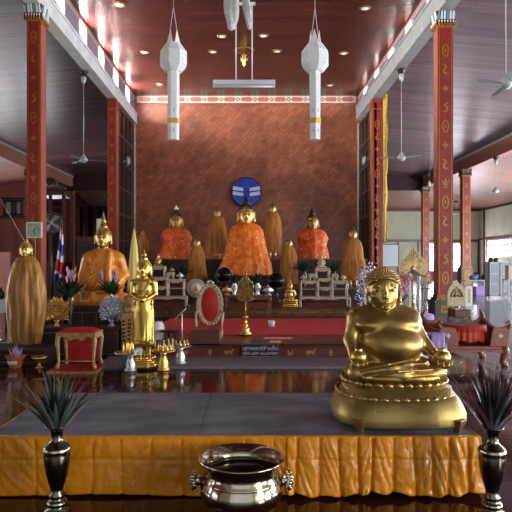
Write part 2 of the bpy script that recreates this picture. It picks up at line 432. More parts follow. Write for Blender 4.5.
# back wall of the nave, with its painted frieze
struct(MB().bx(NL-.36, NR+.36, BW, BW+.25, 0, zc).build('wall_back', 'woven_brick'))
m = MB(); z0, z1 = Z(103.2, BW), Z(95.8, BW); m.bx(NL, NR, BW-.03, BW, z0, z1, 0)
m.bx(NL, NR, BW-.05, BW, z1, z1+.06, 2); m.bx(NL, NR, BW-.05, BW, z0-.05, z0, 2)
n = 13; zm = (z0+z1)/2; hh = (z1-z0)*.30
for k in range(n):
    cx = NL+(k+.5)*(NR-NL)/n
    for (a, b, mi, yy) in ((.25, hh, 1, .036), (.17, hh*.55, 3, .042)):
        poly = [(cx+(a if math.cos(t) > 0 else -a)*.55+a*.5*math.cos(t), zm+b*math.sin(t)) for t in [2*PI*j/24+.01 for j in range(24)]]
        m.prism(poly, BW-yy, BW-.02, 'y', mi)
    cx += (NR-NL)/n/2
    if k < n-1:
        m.prism([(cx-.12,zm),(cx,zm-hh),(cx+.12,zm),(cx,zm+hh)], BW-.036, BW-.02, 'y', 4)
        m.prism([(cx-.06,zm),(cx,zm-hh*.5),(cx+.06,zm),(cx,zm+hh*.5)], BW-.042, BW-.02, 'y', 0)
struct(m.build('trim_8', ['cream_trim', 'red_trim', 'beam_brown', 'column_red_pale', 'grey_stone']))
# side screens between the far columns and the back wall (dark lattice panels)
for i, x in enumerate((NL-.16, NR+.16)):
    e = thing('lattice_screen', 'tall dark lattice screen beside the far %s red column, next to the brick wall' % ('left', 'right')[i], 'screen', (x, 24.3, 0))
    b = MB(); 
    for yy in (-1.55, -.8, 0, .8, 1.55): b.bx(-.05, .05, yy-.05, yy+.05, 0, 7.95)
    b.build('post', 'black', e)
    r = MB(); 
    for k in range(8): r.bx(-.06,.06,-1.6,1.6,.2+k*1.08,.28+k*1.08)
    r.build('rail', 'grey_stone', e)
    p = MB(); p.bx(-.015,.015,-1.55,1.55,0,7.95); p.build('panel', 'dark_wood', e)
    g = MB(); s = 1 if i == 0 else -1
    g.bx(s*.06-.03, s*.06+.03, 1.52, 1.62, 0, 7.9)
    for k in range(60): g.ell((s*.1, 1.55, .1+k*.13), .045, 8, 6)
    g.build('beaded_edge', 'cream_trim', e)
# outer walls (cream board above, rail, boards below) with windows
def wall_x(name, x, y0, y1, wins, matn, zt=5.9):
    """wall along y at x; wins = list of (ya, yb, za, zb)"""
    m = MB(); wins = sorted(wins); y = y0; t = .15 if x > 0 else -.15
    a, b = min(x, x+t), max(x, x+t)
    for (ya, yb, za, zb) in wins:
        m.bx(a, b, y, ya, 0, zt); m.bx(a, b, ya, yb, 0, za); m.bx(a, b, ya, yb, zb, zt); y = yb
    m.bx(a, b, y, y1, 0, zt); struct(m.build(name, matn))
def wall_y(name, y, x0, x1, wins, matn, zt=5.9, z0=0):
    m = MB(); x = x0
    for (xa, xb, za, zb) in sorted(wins):
        m.bx(x, xa, y, y+.15, z0, zt); m.bx(xa, xb, y, y+.15, z0, za); m.bx(xa, xb, y, y+.15, zb, zt); x = xb
    m.bx(x, x1, y, y+.15, z0, zt); struct(m.build(name, matn))
def window(axis, c, half, za, zb, nx, nz, frame='white_paint', glow='sky_glass', fw=.05):
    e = bpy.data.objects.new(win(), None); COL.objects.link(e); e['kind'] = 'structure'; e.location = (c[0], c[1], za)
    if axis == 'x': e.rotation_euler = (0, 0, PI/2)
    h = zb-za; f = MB()
    f.bx(-half-.05,-half+fw,-.08,.08,0,h); f.bx(half-fw,half+.05,-.08,.08,0,h); f.bx(-half-.05,half+.05,-.08,.08,-.05,fw); f.bx(-half-.05,half+.05,-.08,.08,h-fw,h+.05)
    for k in range(1, nx): xx = -half+2*half*k/nx; f.bx(xx-fw/2,xx+fw/2,-.05,.05,0,h)
    for k in range(1, nz): zz = h*k/nz; f.bx(-half,half,-.05,.05,zz-fw/2,zz+fw/2)
    f.build('window_frame', frame, e)
    MB().bx(-half,half,.02,.03,0,h).build('pane', glow, e)
rw = []
for (a, b) in ((38.6, 44.6), (29.5,35.5), (21,27), (12.5,18.5), (4,10), (-5, 1)): rw.append((a, b, 1.9 if a > 30 else .9, 3.25))
wall_x('wall_right', WX, -8, DW, rw, 'cream_wall')
for (a, b, za, zb) in rw: window('x', (WX+.07, (a+b)/2), (b-a)/2, za, zb, 10, 3, 'beam_pink', fw=.07)
lw = [(12.5,18.5,.9,3.25), (4,10,.9,3.25), (-5,1,.9,3.25)]
wall_x('wall_left', -WX, -8, DW, lw, 'pink_wall', 7.8)
for (a, b, za, zb) in lw: window('x', (-WX-.07, (a+b)/2), (b-a)/2, za, zb, 8, 3)
bw = [(X(421,DW), X(437.5,DW), .70, 3.05), (X(452.5,DW), X(463,DW), .70, 3.05)]
wall_y('wall_back_right', DW, -OX, WX+.15, bw, 'cream_wall')
for (a, b, za, zb) in bw: window('y', ((a+b)/2, DW+.07), (b-a)/2, za, zb, 2 if b-a > 1 else 1, 2, 'grey_paint', 'far_glass', fw=.08)
struct(MB().bx(-OX, WX, DW-.06, DW, 3.15, 3.35).bx(WX-.06, WX, -8, DW, 3.28, 3.45).bx(-OX, WX, DW-.06, DW, 5.65, 5.85).bx(WX-.06, WX, -8, DW, 5.65, 5.82).build('trim_9', 'brown_wood'))
m = MB()
for px in (398, 418, 439, 451.5, 464.5, 478.5): m.bx(X(px,DW)-.08, X(px,DW)+.08, DW-.07, DW-.01, 0, 3.2)
for yy in (38.3, 45.0): m.bx(WX-.07, WX-.01, yy-.1, yy+.1, 0, 5.8)
m.bx(-OX, WX, DW-.03, DW-.005, 0, .65, 1)
struct(m.build('trim_10', ['brown_wood', 'pink_wall']))
wall_y('wall_back_far_left', DW, -WX-.15, -OX, [], 'pink_wall')
# facing wall at the far left with two high windows
D1 = 36.
lb = [(X(4,D1), X(12.6,D1), Z(215,D1), Z(200.5,D1)), (X(14.5,D1), X(22,D1), Z(215,D1), Z(200.5,D1))]
wall_y('wall_back_left', D1, -WX, -OX-.3, lb, 'pink_wall', 7.4)
for (a, b, za, zb) in lb: window('y', ((a+b)/2, D1+.07), (b-a)/2, za, zb, 1, 1, 'dark_wood', 'glass_grey', fw=.1)
m = MB(); m.bx(-WX, -OX-.3, D1-.08, D1, Z(199.5,D1), Z(197.5,D1)); m.bx(-WX, -OX-.3, D1-.08, D1, Z(218.5,D1), Z(216,D1))
struct(m.build('trim_11', 'dark_wood'))
m = MB()
for k in range(8): m.bx(-WX+.3+k*.95, -WX+.33+k*.95, D1-.02, D1, 0, Z(219,D1))
for zz in (1.4, 2.9): m.bx(-WX, -OX-.3, D1-.02, D1, zz, zz+.03)
struct(m.build('trim_12', 'beam_brown'))
# dark hanging curtain across the back of the left aisle
def cf(u, v):
    x = -12.4+u*8.4; return (x, DB+.6+.12*math.sin(x*9)+.05*math.sin(x*23+1), .02+v*(5.6-.02))
o = MB().grid(cf, 260, 2).build('curtain', 'dark_wood', solid=.02); tag(o, 'black-brown floor-length curtain hung in folds across the far end of the left aisle', 'curtain')
# front wall with wide open entrance (behind the camera)
wall_y('wall_front', -8.2, -22, 22, [(-6.5, 6.5, 0, 5.2), (9, 17, .6, 4.2)], 'cream_wall', 10)
# ------------------------------------------------------------------ red columns with gold stencilled ornament
def ribbon(pts, w, closed=False):
    out = []; n = len(pts)
    P = [Vector((p[0], p[1])) for p in pts]
    L = []; R = []
    for i in range(n):
        a = P[(i-1) % n] if closed or i > 0 else P[i]; b = P[(i+1) % n] if closed or i < n-1 else P[i]
        t = (b-a); t = t/(t.length+1e-9); nn = Vector((-t.y, t.x)); ww = w if isinstance(w, float) else w[i]
        L.append(P[i]+nn*ww/2); R.append(P[i]-nn*ww/2)
    for i in range(n if closed else n-1):
        j = (i+1) % n; out.append([L[i], R[i], R[j], L[j]])
    return out
def motif(kind, s, flip=1):
    q = []
    if kind == 0:   # pointed oval ring with a bud inside
        ring = [(.30*s*math.sin(2*PI*t/16)*(abs(math.sin(2*PI*t/16))**.3), .62*s*math.cos(2*PI*t/16)) for t in range(16)]
        q += ribbon(ring, .11*s, True); q.append([Vector((0,-.25*s)), Vector((.1*s,0)), Vector((0,.25*s)), Vector((-.1*s,0))])
    elif kind == 1:  # flame curl
        pts = [(-.28*flip, -.3), (-.05*flip, -.42), (.18*flip, -.22), (.12*flip, .05), (-.1*flip, .16), (.02*flip, .34), (.3*flip, .5)]
        q += ribbon([(a*s, b*s) for a, b in pts], [x*s for x in (.04,.16,.2,.16,.12,.14,.02)])
    elif kind == 2:  # leaf spray
        for (a, b) in ((-.34, .28), (0, .5), (.34, .28)):
            q += ribbon([(0, -.3*s), (a*.6*s, b*.3*s), (a*s, b*s)], [.05*s, .16*s, .02*s])
        q += ribbon([(-.28*s, -.34*s), (0, -.42*s), (.28*s, -.34*s)], [.02*s, .12*s, .02*s])
    elif kind == 3:  # small rosette
        for k in range(4):
            a = PI/2*k+PI/4*0; c, d = math.cos(a), math.sin(a)
            q += ribbon([(0, 0), (.16*s*c, .16*s*d), (.32*s*c, .32*s*d)], [.06*s, .2*s, .02*s])
    return q
def column_parts(e, wx, wy, zt, zp, motifs, detail=True, side=0, pale=True, plinth='grey_stone', cap=True):
    """side: +1 gold ornament also on the +x face, -1 on the -x face"""
    hx, hy = wx/2, wy/2
    m = MB(); m.bx(-hx, hx, -hy, hy, zp, zt-.42, 0)
    def front(p): return (p[0], -hy-.004, p[1])
    def sidef(p): return (side*(hx+.004), p[0], p[1])
    e_ = .008 if detail else .014
    for (sx) in (-1, 1):
        m.bx(sx*(hx-.035)-e_, sx*(hx-.035)+e_, -hy-.004, -hy, zp+.02, zt-.44, 1)
        if side: m.bx(min(side*hx, side*(hx+.004)), max(side*hx, side*(hx+.004)), sx*(hy-.035)-e_, sx*(hy-.035)+e_, zp+.02, zt-.44, 1)
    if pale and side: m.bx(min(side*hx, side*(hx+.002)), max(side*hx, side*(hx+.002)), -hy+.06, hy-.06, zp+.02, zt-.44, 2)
    z = zp+.45; k = 0; step = .50 if detail else motifs
    seq = (0, 1, 3, 1, 0, 2, 1, 3)
    while z < zt-.6:
        kd = seq[k % 8]
        for q in motif(kd, wx*(.72 if kd else .66), 1 if k % 4 < 2 else -1):
            m.add([front((p.x, p.y+z)) for p in q], [(0,1,2,3)], 1)
            if side: m.add([sidef((p.x, p.y+z)) for p in q], [(0,1,2,3)], 1)
        z += step; k += 1
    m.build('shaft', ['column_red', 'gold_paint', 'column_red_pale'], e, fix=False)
    c = MB(); z = zt-.42
    if not cap:
        c.bx(-hx, hx, -hy, hy, z, zt, 1); c.bx(-hx-.02, hx+.02, -hy-.02, hy+.02, z, z+.03, 0)
        c.build('capital', ['gold_paint', 'column_red'], e)
    if not cap: z = None
    if cap: c.bx(-hx-.02, hx+.02, -hy-.02, hy+.02, z, z+.04, 0); c.bx(-hx-.05, hx+.05, -hy-.05, hy+.05, z+.04, z+.20, 1)
    if cap: c.bx(-hx-.05, hx+.05, -hy-.05, hy+.05, zt-.02, zt, 1)
    nn = 6
    for f in range(4 if cap else 0):
        R = Matrix.Rotation(f*PI/2, 4, 'Z'); a, b = (hx, hy) if f % 2 == 0 else (hy, hx)
        for k in range(nn):
            u = -a-.03+(2*a+.06)*(k+.5)/nn; w = (2*a+.06)/nn*.26
            # mirror-glass petals flaring out over the band of small red scallops
            c.add([(u-w,-b-.05,z+.2),(u+w,-b-.05,z+.2),(u+w,-b-.085,zt-.03),(u,-b-.09,zt-.0),(u-w,-b-.085,zt-.03),(u-w,-b+.0,z+.2),(u+w,-b+.0,z+.2),(u+w,-b-.06,zt-.03),(u-w,-b-.06,zt-.03)],
                  [(0,1,2,3,4),(5,8,7,6),(0,5,6,1),(1,6,7,2),(4,8,5,0),(2,7,8,4,3)], 2 if k % 3 else 3, False, R)
            c.ell((u, -b-.055, z+.07), (w, .03, .05), 8, 6, 0, R)
            c.ell((u, -b-.055, z+.15), (w*.8, .03, .03), 8, 6, 2, R)
    if cap: c.build('capital', ['gold_paint', 'dark_wood' if not detail else 'red_wood', 'white_metal' if detail else 'dark_wood', 'teal_glass' if detail else 'gold_dark'], e)
    if zp > .1:
        p = MB(); p.bx(-hx-.02,hx+.02,-hy-.02,hy+.02,zp-.08,zp,1); p.bx(-hx-.07,hx+.07,-hy-.07,hy+.07,zp-.14,zp-.08,1)
        p.bx(-hx-.11,hx+.11,-hy-.11,hy+.11,.0,zp-.14,0); p.bx(-hx-.15,hx+.15,-hy-.15,hy+.15,0,.1,0); p.bx(-hx-.14,hx+.14,-hy-.14,hy+.14,zp-.2,zp-.14,0)
        p.bx(-hx+.02,hx-.02,-hy-.125,-hy-.1,.16,zp-.26,1)
        p.build('plinth', [plinth, 'gold_dark'], e)
cols = [  # inner face px known -> x; d front
    ('massive red square column with gold flame ornament in the left foreground, behind the robed standing statue', NL-.17, 14.1, .34, .42, 7.89, 1),
    ('massive red square column with gold flame ornament on the right, above the carved gold chair back', NR+.2, 14.95, .40, .36, 8.11, -1),
    ('red gold-stencilled column at the left front corner of the altar recess', NL-.17, 22.1, .34, .46, 7.89, 1),
    ('red gold-stencilled column at the right front corner of the altar recess, beside the yellow banner', NR+.23, 22.9, .44, .40, 8.11, -1)]
for lab, x, d, wx, wy, zt, sd in cols:
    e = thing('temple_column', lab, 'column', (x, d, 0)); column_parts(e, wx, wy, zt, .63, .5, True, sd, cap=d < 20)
for lab, sgn, d in (('slim red column carrying the outer left beam, seen just left of the big foreground column', -1, 32.8),
                    ('slim red column with pale edge at the end of the outer left beam, behind the flag', -1, 40.2),
                    ('slim red column under the outer right beam, in front of the narrower back window', 1, 32.8),
                    ('slim red column at the far end of the outer right beam, left of the big right column', 1, 40.2)):
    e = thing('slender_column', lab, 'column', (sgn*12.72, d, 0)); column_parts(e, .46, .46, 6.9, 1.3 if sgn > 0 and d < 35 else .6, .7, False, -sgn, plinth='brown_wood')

mat('fan_metal', (.42,.46,.46), .4, .2); mat('fan_blade', (.22,.23,.25), .4)
# ------------------------------------------------------------------ ceiling fans
def make_fan(name, label, ztop, zfan, ang, loc, cap=True):
    e = thing(name, label, 'ceiling fan', (loc[0], loc[1], zfan))
    h = ztop-zfan
    m = MB(); m.lathe([(.02,h-.16),(.09,h-.14),(.14,h-.04),(.16,h)], seg=20); m.build('ceiling_mount', 'dark_wood', e)
    m = MB(); m.tube([(0,0,.1),(0,0,h-.1)], .012); m.lathe([(.03,h-.42),(.07,h-.34),(.09,h-.2),(.05,h-.16)], seg=16); m.build('rod', 'fan_metal', e)
    m = MB(); m.lathe([(0,-.10),(.07,-.09),(.13,-.03),(.14,.03),(.09,.09),(.05,.16),(.02,.2)], seg=20); m.build('motor', 'fan_metal', e)
    for k in range(3):
        a = ang+k*2*PI/3; R = Matrix.Rotation(a, 4, 'Z') @ Matrix.Rotation(.12, 4, 'X')
        b = MB(); b.add([(.1,-.03,0),(.25,-.045,0),(.75,-.075,-.01),(.78,0,-.01),(.75,.06,-.01),(.25,.045,0),(.1,.03,0)], [(0,1,2,3,4,5,6)], 0, False, R)
        b.build('blade', 'fan_blade', e, solid=.012)
    return e
make_fan('ceiling_fan', 'white ceiling fan hanging on a long rod from the left nave beam', 7.89, Z(160,18.8), .25, (X(83,18.8)+.02, 18.8, 0))
make_fan('ceiling_fan', 'white ceiling fan hanging on a long rod from the middle of the right nave beam', 8.11, Z(158,19.2), 3.3, (NR+.25, 19.2, 0))
make_fan('ceiling_fan', 'large ceiling fan cut by the right edge of the picture, nearest of the right fans', 8.2, Z(84,11.4), 3.55, (5.25, 11.4, 0))
make_fan('ceiling_fan', 'small ceiling fan hanging from the outer right beam near the cream wall', 6.9, Z(191,28.8), .15, (12.75, 28.8, 0))
make_fan('ceiling_fan', 'tiny distant ceiling fan hung between the big right column and the slim one', 6.2, Z(213,43), .5, (X(456,43), 43, 0))
e = thing('pendant_lamp', 'tiny bulb on a long thin cord left of the big right column', 'lamp', (X(429,29), 29, Z(182,29)))
MB().tube([(0,0,0),(0,0,8.02-Z(182,29))], .012).build('cord', 'black', e); MB().ell((0,0,-.1), (.09,.09,.16)).build('bulb', 'cream_trim', e)
# wall fans on the lattice screens
for px, s, lab in ((125, 1, 'small white wall fan mounted on the left lattice screen'), (361.5, -1, 'small white wall fan mounted on the right lattice screen')):
    e = thing('wall_fan', lab, 'wall fan', ((NL if s > 0 else NR)+s*.0, 23.6, Z(161,23.6)))
    m = MB(); R = Matrix.Rotation(PI/2*s, 4, 'Y')
    m.lathe([(.02,.0),(.16,.04),(.19,.1),(.16,.16),(.03,.2)], (0,0,0), 20, 0, M=R); m.build('cage', 'grey_paint', e)
    MB().tube([(-.1*s,0,-.02),(.03*s,0,0)], .04).build('bracket', 'white_metal', e)

# ------------------------------------------------------------------ fluorescent tube lamp hung on rods
d = 10.8
e = thing('fluorescent_lamp', 'white fluorescent tube lamp hanging level on two white rods', 'lamp', (X(244,d), d, Z(85,d)))
MB().bx(-.6,.6,-.05,.05,.0,.09).build('housing', 'white_metal', e, bev=.01)
m = MB(); m.tube([(-.57,0,-.03),(.57,0,-.03)], .02); m.bx(-.6,-.56,-.02,.02,-.05,.02); m.bx(.56,.6,-.02,.02,-.05,.02); m.build('tube', 'white_metal', e)
zt = Z(5,d)-Z(85,d)
for px in (-.155, .155): MB().tube([(px,0,.08),(px,0,zt)], .012).build('hanging_rod', 'white_metal', e)
m = MB().bx(-.22,.22,-.02,.02,zt,zt+.05); m.tube([(0,0,zt),(0,0,zc-Z(85,d))], .01); m.build('top_bar', 'white_metal', e)

# ------------------------------------------------------------------ recessed downlights
mat('lamp_glow', (1,.9,.7), .4, emit=(1,.86,.6), estr=.3)
dl = [(120,4.5,'nearest downlight on the left side of the nave ceiling, beside the louvres'), (145,52,'ceiling downlight just left of the left paper lantern'), (222,36,'ceiling downlight above the lamp, left of the two hanging rods'),
      (213,51.5,'ceiling downlight left of the gilt rosette'), (160,84,'faint ceiling downlight close to the frieze, beside the left lantern'), (365,8,'nearest downlight on the right side of the nave ceiling'),
      (263.5,35.5,'ceiling downlight above the lamp, right of the two hanging rods'), (277,51,'ceiling downlight right of the gilt rosette'), (343.5,53,'ceiling downlight just right of the right paper lantern'), (330,85,'faint ceiling downlight close to the frieze, beside the right lantern')]
for px, py, lab in dl:
    dd = 7.7*F/(VY-py); e = thing('downlight', lab, 'downlight', (X(px,dd), dd, zc), group='round downlights in the nave ceiling')
    MB().lathe([(.11,-.02),(.14,-.035),(.17,-.02),(.18,0),(.11,0)], seg=24, cap=False).build('rim', 'gold_dark', e)
    MB().lathe([(0,-.045),(.06,-.04),(.11,-.02),(.11,0)], seg=20).build('bulb', 'lamp_glow', e)
dd = 20.4
e = thing('gilt_rosette', 'gilt ceiling rosette with a small gold pendant figure in the nave ceiling', 'ceiling ornament', (X(244,dd), dd, zc))
MB().lathe([(0,-.05),(.12,-.05),(.3,-.03),(.36,0)], seg=24, lobe=12, lamp=.08).build('rosette', 'gold_dark', e)
m = MB(); m.lathe([(.01,0),(.03,-.1),(.1,-.16),(.05,-.22),(.12,-.3),(.04,-.38),(.07,-.46),(.0,-.58)], (0,0,-.02), 16)
for k in range(5): a = k*2*PI/5; m.tube([(0,0,-.3),(.12*math.cos(a),.12*math.sin(a),-.36),(.16*math.cos(a),.16*math.sin(a),-.24)], [.02,.02,.006], 6)
m.build('pendant', 'gold_bright', e)

# ------------------------------------------------------------------ paper lanterns
mat('paper', (.96,.97,.96), .7, col2=(.88,.92,.90), scale=14, emit=None)
mat('paper_trim', (.62,.66,.66), .6)
mat('gold_foil', (.80,.55,.10), .35, .7)
mat('plastic_film', (.75,.75,.72), .25, col2=(.55,.55,.52), scale=18, bump=.6, bscale=30)
def octa(m, prof, mi=0, seg=8, rot=PI/8, sx=1, sy=1):
    m.lathe(prof, (0,0,0), seg, mi, sx, sy, False, Matrix.Rotation(rot, 4, 'Z'))
def lantern(label, px, d, rot, ytop):
    k = d/F
    e = thing('paper_lantern', label, 'lantern', (X(px,d), d, Z(140,d)), rot)
    H = lambda py: (140-py)*k
    w = 13.6*k
    b = MB(); wb = 13.4*k; wt = 8.3*k
    octa(b, [(wt,H(72)),(wb*1.04,H(65)),(wb*1.04,H(53)),(wt*.9,H(44))], 0)
    for j in range(8):     # cut-paper rosettes on the facets
        a = j*PI/4; R = Matrix.Rotation(a, 4, 'Z'); r = wb*.965
        for q in ribbon([(.09*math.cos(t*PI/3), .075*math.sin(t*PI/3)) for t in range(6)], .006, True):
            b.add([(r, p.x, p.y+H(59)) for p in q], [(0,1,2,3)], 1, False, R)
        for q in ribbon([(-.06,.05),(0,-.06),(.06,.05)], .006): b.add([(r+.001, p.x, p.y+H(59)) for p in q], [(0,1,2,3)], 1, False, R)
    b.build('body', ['paper', 'paper_trim'], e, fix=False)
    c = MB()
    for j in range(4):
        R = Matrix.Rotation(j*PI/2+PI/4, 4, 'Z'); r = wt*.7
        c.add([(r,-wt*.55,H(46)),(r,wt*.55,H(46)),(r*.75,0,H(30)),(r*.25,0,H(46))], [(0,1,2),(1,3,2),(3,0,2),(0,3,1)], 0, False, R)
    c.build('crown', 'paper', e)
    t = MB(); w2 = 5.6*k
    octa(t, [(w2,0),(w2*1.05,H(72))], 0, 6, 0)
    for j in range(6):
        R = Matrix.Rotation(j*PI/3+PI/6, 4, 'Z'); r = w2*.868
        for n in range(6): t.add([(r+.002,-.018,.12+n*.16),(r+.002,.018,.12+n*.16),(r+.002,0,.2+n*.16)], [(0,1,2)], 1, False, R)
    t.build('tail', ['paper', 'paper_trim'], e, fix=False)
    g = MB(); octa(g, [(w2*1.14,H(124)),(w2*1.14,H(119))], 0, 6, 0); g.build('gold_band', 'gold_foil', e)
    s = MB(); zt = H(ytop)
    for j in (-1, 1): s.tube([(j*wt*.5,0,H(36)),(0,0,zt)], .006, 6)
    s.tube([(0,0,zt),(0,0,zc-Z(140,d))], .004, 6); s.build('cord', 'paper_trim', e)
lantern('white paper lantern with long tail hanging on the left of the nave', 173.5, 9.0, .2, 7)
lantern('white paper lantern with long tail hanging on the right of the nave', 315, 9.0, .55, 8)
# two crumpled clear bags hanging above the lamp
def bag(lab, px, y0, y1, wpx, d, lean):
    k = d/F; h = (y1-y0)*k+.3; w = wpx*k/2
    def fn(u, v):
        a = 2*PI*u; r = w*(.55+.45*math.sin(PI*min(1, (1-v)*1.15))**.6)*(1+.12*math.sin(3*a+v*9)+.07*math.sin(7*a+v*5))
        if v < .08: r *= math.sqrt(v/.08)
        return (r*math.cos(a)+lean*(v-.5)*h, r*.7*math.sin(a), v*h)
    o = MB().grid(fn, 32, 30).build('hanging_bag', 'plastic_film'); o.location = (X(px,d), d, Z(y1,d))
    tag(o, lab, 'bag')
bag('wide crumpled translucent bag hanging at the top, above the lamp', 232, 0, 31, 15, 8.2, .03)
bag('narrow crumpled translucent strip hanging beside the wide bag at the top', 246.5, 0, 30, 8, 8.2, -.12)
# halo disc on the back wall
mat('halo_blue', (.02,.07,.55), .15, col2=(.015,.045,.42), scale=3, coat=.5)
mat('halo_reflection', (.6,.75,.95), .2)
dd = BW-.12
e = thing('halo_disc', 'round royal-blue disc with two painted pale reflections on the brick wall above the central statue', 'wall disc', (X(246.5,dd), dd, Z(192.5,dd)))
r = 14.8*dd/F; R = Matrix.Rotation(PI/2, 4, 'X')
MB().lathe([(r,0),(r,.06),(r*.96,.09),(0,.09)], seg=48, M=R, sm=False).build('disc', 'halo_blue', e)
MB().lathe([(r*.98,.0),(r*1.04,.04),(r*1.0,.11),(r*.95,.09)], seg=48, M=R, cap=False).build('rim', 'black', e)
for s in (-1, 1):  # window reflections on the disc, painted as fixed pale panels
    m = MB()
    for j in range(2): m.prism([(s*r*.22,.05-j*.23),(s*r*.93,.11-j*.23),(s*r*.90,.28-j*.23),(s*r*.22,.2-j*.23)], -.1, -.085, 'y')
    m.build('painted_reflection', 'halo_reflection', e)
# ------------------------------------------------------------------ low stage in the foreground with its satin skirt
mat('stage_mat', (.12,.145,.20), .66, col2=(.25,.28,.35), scale=2.2, bump=.08, bscale=6, stretch=(1,2.2,1), rvar=.1, thresh=(.42,.72), det=8)
mat('stage_seam', (.04,.04,.05), .5)
mat('satin', (.80,.30,.010), .27, col2=(.70,.25,.006), scale=5, bump=.6, bscale=9, stretch=(1,1,.8), rvar=.08)
from mathutils import noise
SX0, SX1, SY0, SY1, SZ = -1.66, 1.47, 3.60, 4.80, .38
e = thing('low_stage', 'low grey-topped stage wrapped in an orange satin skirt, under the big gold statue', 'stage', (0, 0, 0))
MB().bx(SX0+.02, SX1-.02, SY0+.02, SY1-.02, .04, SZ-.022).build('frame', 'black', e)
MB().bx(SX0, -.3195, SY0, SY1, SZ-.022, SZ).build('top_panel', 'stage_mat', e, bev=.004)
MB().bx(-.3145, SX1, SY0, SY1, SZ-.022, SZ).build('top_panel', 'stage_mat', e, bev=.004)
m = MB(); m.bx(SX0-.012, SX0, SY0, SY1, SZ-.03, SZ+.002); m.build('edge_trim', 'brown_wood', e)
# skirt: flat on the left, box pleats on the right
rnd = random.Random(3)
pl = [-1.58,-1.37,-1.16,-.99,-.82,-.62,-.43,-.24,-.02,.16,.315,.455,.575,.70,.80,.93,1.05,1.17,1.29,1.41]
def skirt_front(u, v):
    x = SX0-.0+u*(SX1-SX0+.02); amp = .010 if x < .25 else .024
    y = 0; prev = SX0; nxt = SX1
    for p in pl:
        if p <= x: prev = p
        elif p > x: nxt = p; break
    t = (x-prev)/max(nxt-prev, .01)
    dep = (math.sin(PI*min(1, t*1.02))**.5 if 0 < t < 1 else 0)
    pleat = dep*amp*(.5+.7*v)                       # v=0 at the top
    crease = -.016*math.exp(-((t)/.07)**2) if x > .25 else -.005*math.exp(-((t)/.05)**2)
    nz = lambda a_, b_, c_: noise.noise(Vector((a_, b_, c_)))
    sl = (1.2 if math.sin(prev*37) > 0 else -1.2)*(1+.5*math.sin(prev*91))
    wr = .020*(abs(nz((t+sl*v)*2.2, v*1.6-t*1.2, prev*9))-.2) + .007*(abs(nz((x+sl*.12*v)*26, v*4, prev*5))) + .003*nz(x*60, v*14, 3)
    if x < .25: wr *= .6
    wr *= (.35+.65*min(1, v*5))
    z0 = .026+.012*math.sin(x*9.3)+.008*math.sin(x*41) if x > .25 else .012+.006*math.sin(x*5)
    if x < .25: z0 += .0
    z = SZ+.003-v*(SZ-z0) 
    fold = -.006*math.exp(-((v-.40)/.02)**2)
    flare = .028*v if x > .25 else .01*v
    return (x+.02*v*math.sin(x*13) if x < SX1-.02 else x+.05*v, SY0-.012-pleat-crease*-1*-1-wr-fold-flare, z)
def skirt_side(xs, sg):
    def fn(u, v):
        y = SY0+.0+u*(SY1-SY0); s = .012*math.sin(y*26)*v+.006*math.sin(y*61+v*3)*v
        z0 = .02
        return (xs+sg*(.012+s+.03*v), y, SZ+.003-v*(SZ-z0))
    return fn
m = MB(); m.grid(skirt_front, 420, 36); m.grid(skirt_side(SX1, 1), 90, 14); m.grid(skirt_side(SX0, -1), 90, 14)
m.bx(SX0-.012, SX1+.015, SY0-.018, SY0+.004, SZ-.012, SZ+.005)
m.build('satin_skirt', 'satin', e, fix=False, solid=.003)

# ------------------------------------------------------------------ the big gold laughing monk statue
S = .00714; gy = 4.02
GX = 1.02
def P(px, py, f=0): return ((px-VX)*(gy-f)/F-GX, -f, CH-(py-VY)*(gy-f)/F-SZ)   # f: metres in front of the statue's axis
g = thing('gold_monk_statue', 'large gold seated big-bellied monk statue holding two round pots, on the grey stage', 'statue', (GX, gy, SZ+.002))
def L(r): return r*S
pr = []
E = lambda px, py, f, rx, ry, rz, k=None, s=1, rot=None: pr.append(('e', P(px,py,f), (L(rx), ry*S, L(rz)), k, s, rot))
C = lambda a, b, ra, rb, k=None, s=1: pr.append(('c', P(*a), P(*b), L(ra), L(rb), k, s))
# trunk
E(390, 341, .04, 30, 24, 21, .03)               # belly
E(398, 346, .09, 24, 20, 15, .05)
E(388, 322, .02, 32, 18, 14, .05)               # chest
E(371, 325, .075, 14, 10, 6.5, .035)             # breast left
E(402, 324, .085, 16, 10, 7.0, .035)
C((357,317,0), (384,309,-.01), 9, 12, .05); C((384,309,-.01), (408.5,317.5,0), 12, 9, .05)   # shoulders
E(388, 360, -.02, 40, 26, 12, .05)
# arms
C((355,318,.0), (351,341,.03), 8.4, 7.2, .03); C((351,341,.03), (353,355,.13), 7.2, 4.6, .03)
C((411,318,.0), (418.5,334,.03), 7.6, 5.9, .03); C((418.5,334,.03), (433,352,.12), 5.9, 4.3, .03)
# thighs, knees and shins of the crossed legs
C((380,362,.0), (357,373,.17), 11, 9.5, .04); C((357,373,.17), (392,369,.25), 8.2, 6.0, .03); C((392,369,.25), (408,366,.26), 5.4, 4.6, .03)
C((400,362,.0), (436,372,.17), 11, 9.8, .04); C((436,372,.17), (402,376,.26), 8.2, 6.2, .03); C((402,376,.26), (380,378,.24), 5.4, 4.6, .03)
C((405,365,.26), (424,364,.27), 4.2, 2.8, .02)  # foot of the upper leg, sole turned up
for j, (fx, fy) in enumerate(((426.5,361.6),(427.5,363),(427.8,364.5),(427.4,365.8),(426.6,367))): E(fx, fy, .275, 1.7, 1.4, .95, .004)
C((380,378,.24), (366,378,.26), 4.2, 3.0, .02)
E(398, 371, .06, 46, 33, 8.5, .03)              # draped lap
# robe folds over the legs
for (a, b, c_) in (((362,371,.245),(388,365,.31),1.5),((388,365,.31),(412,360,.29),1.2),((368,376,.24),(398,372,.325),1.4),((398,372,.325),(432,370,.26),1.3),((384,381,.27),(420,380,.29),1.5),((352,366,.2),(372,362,.22),1.3)):
    C(a, b, c_, c_, .008)
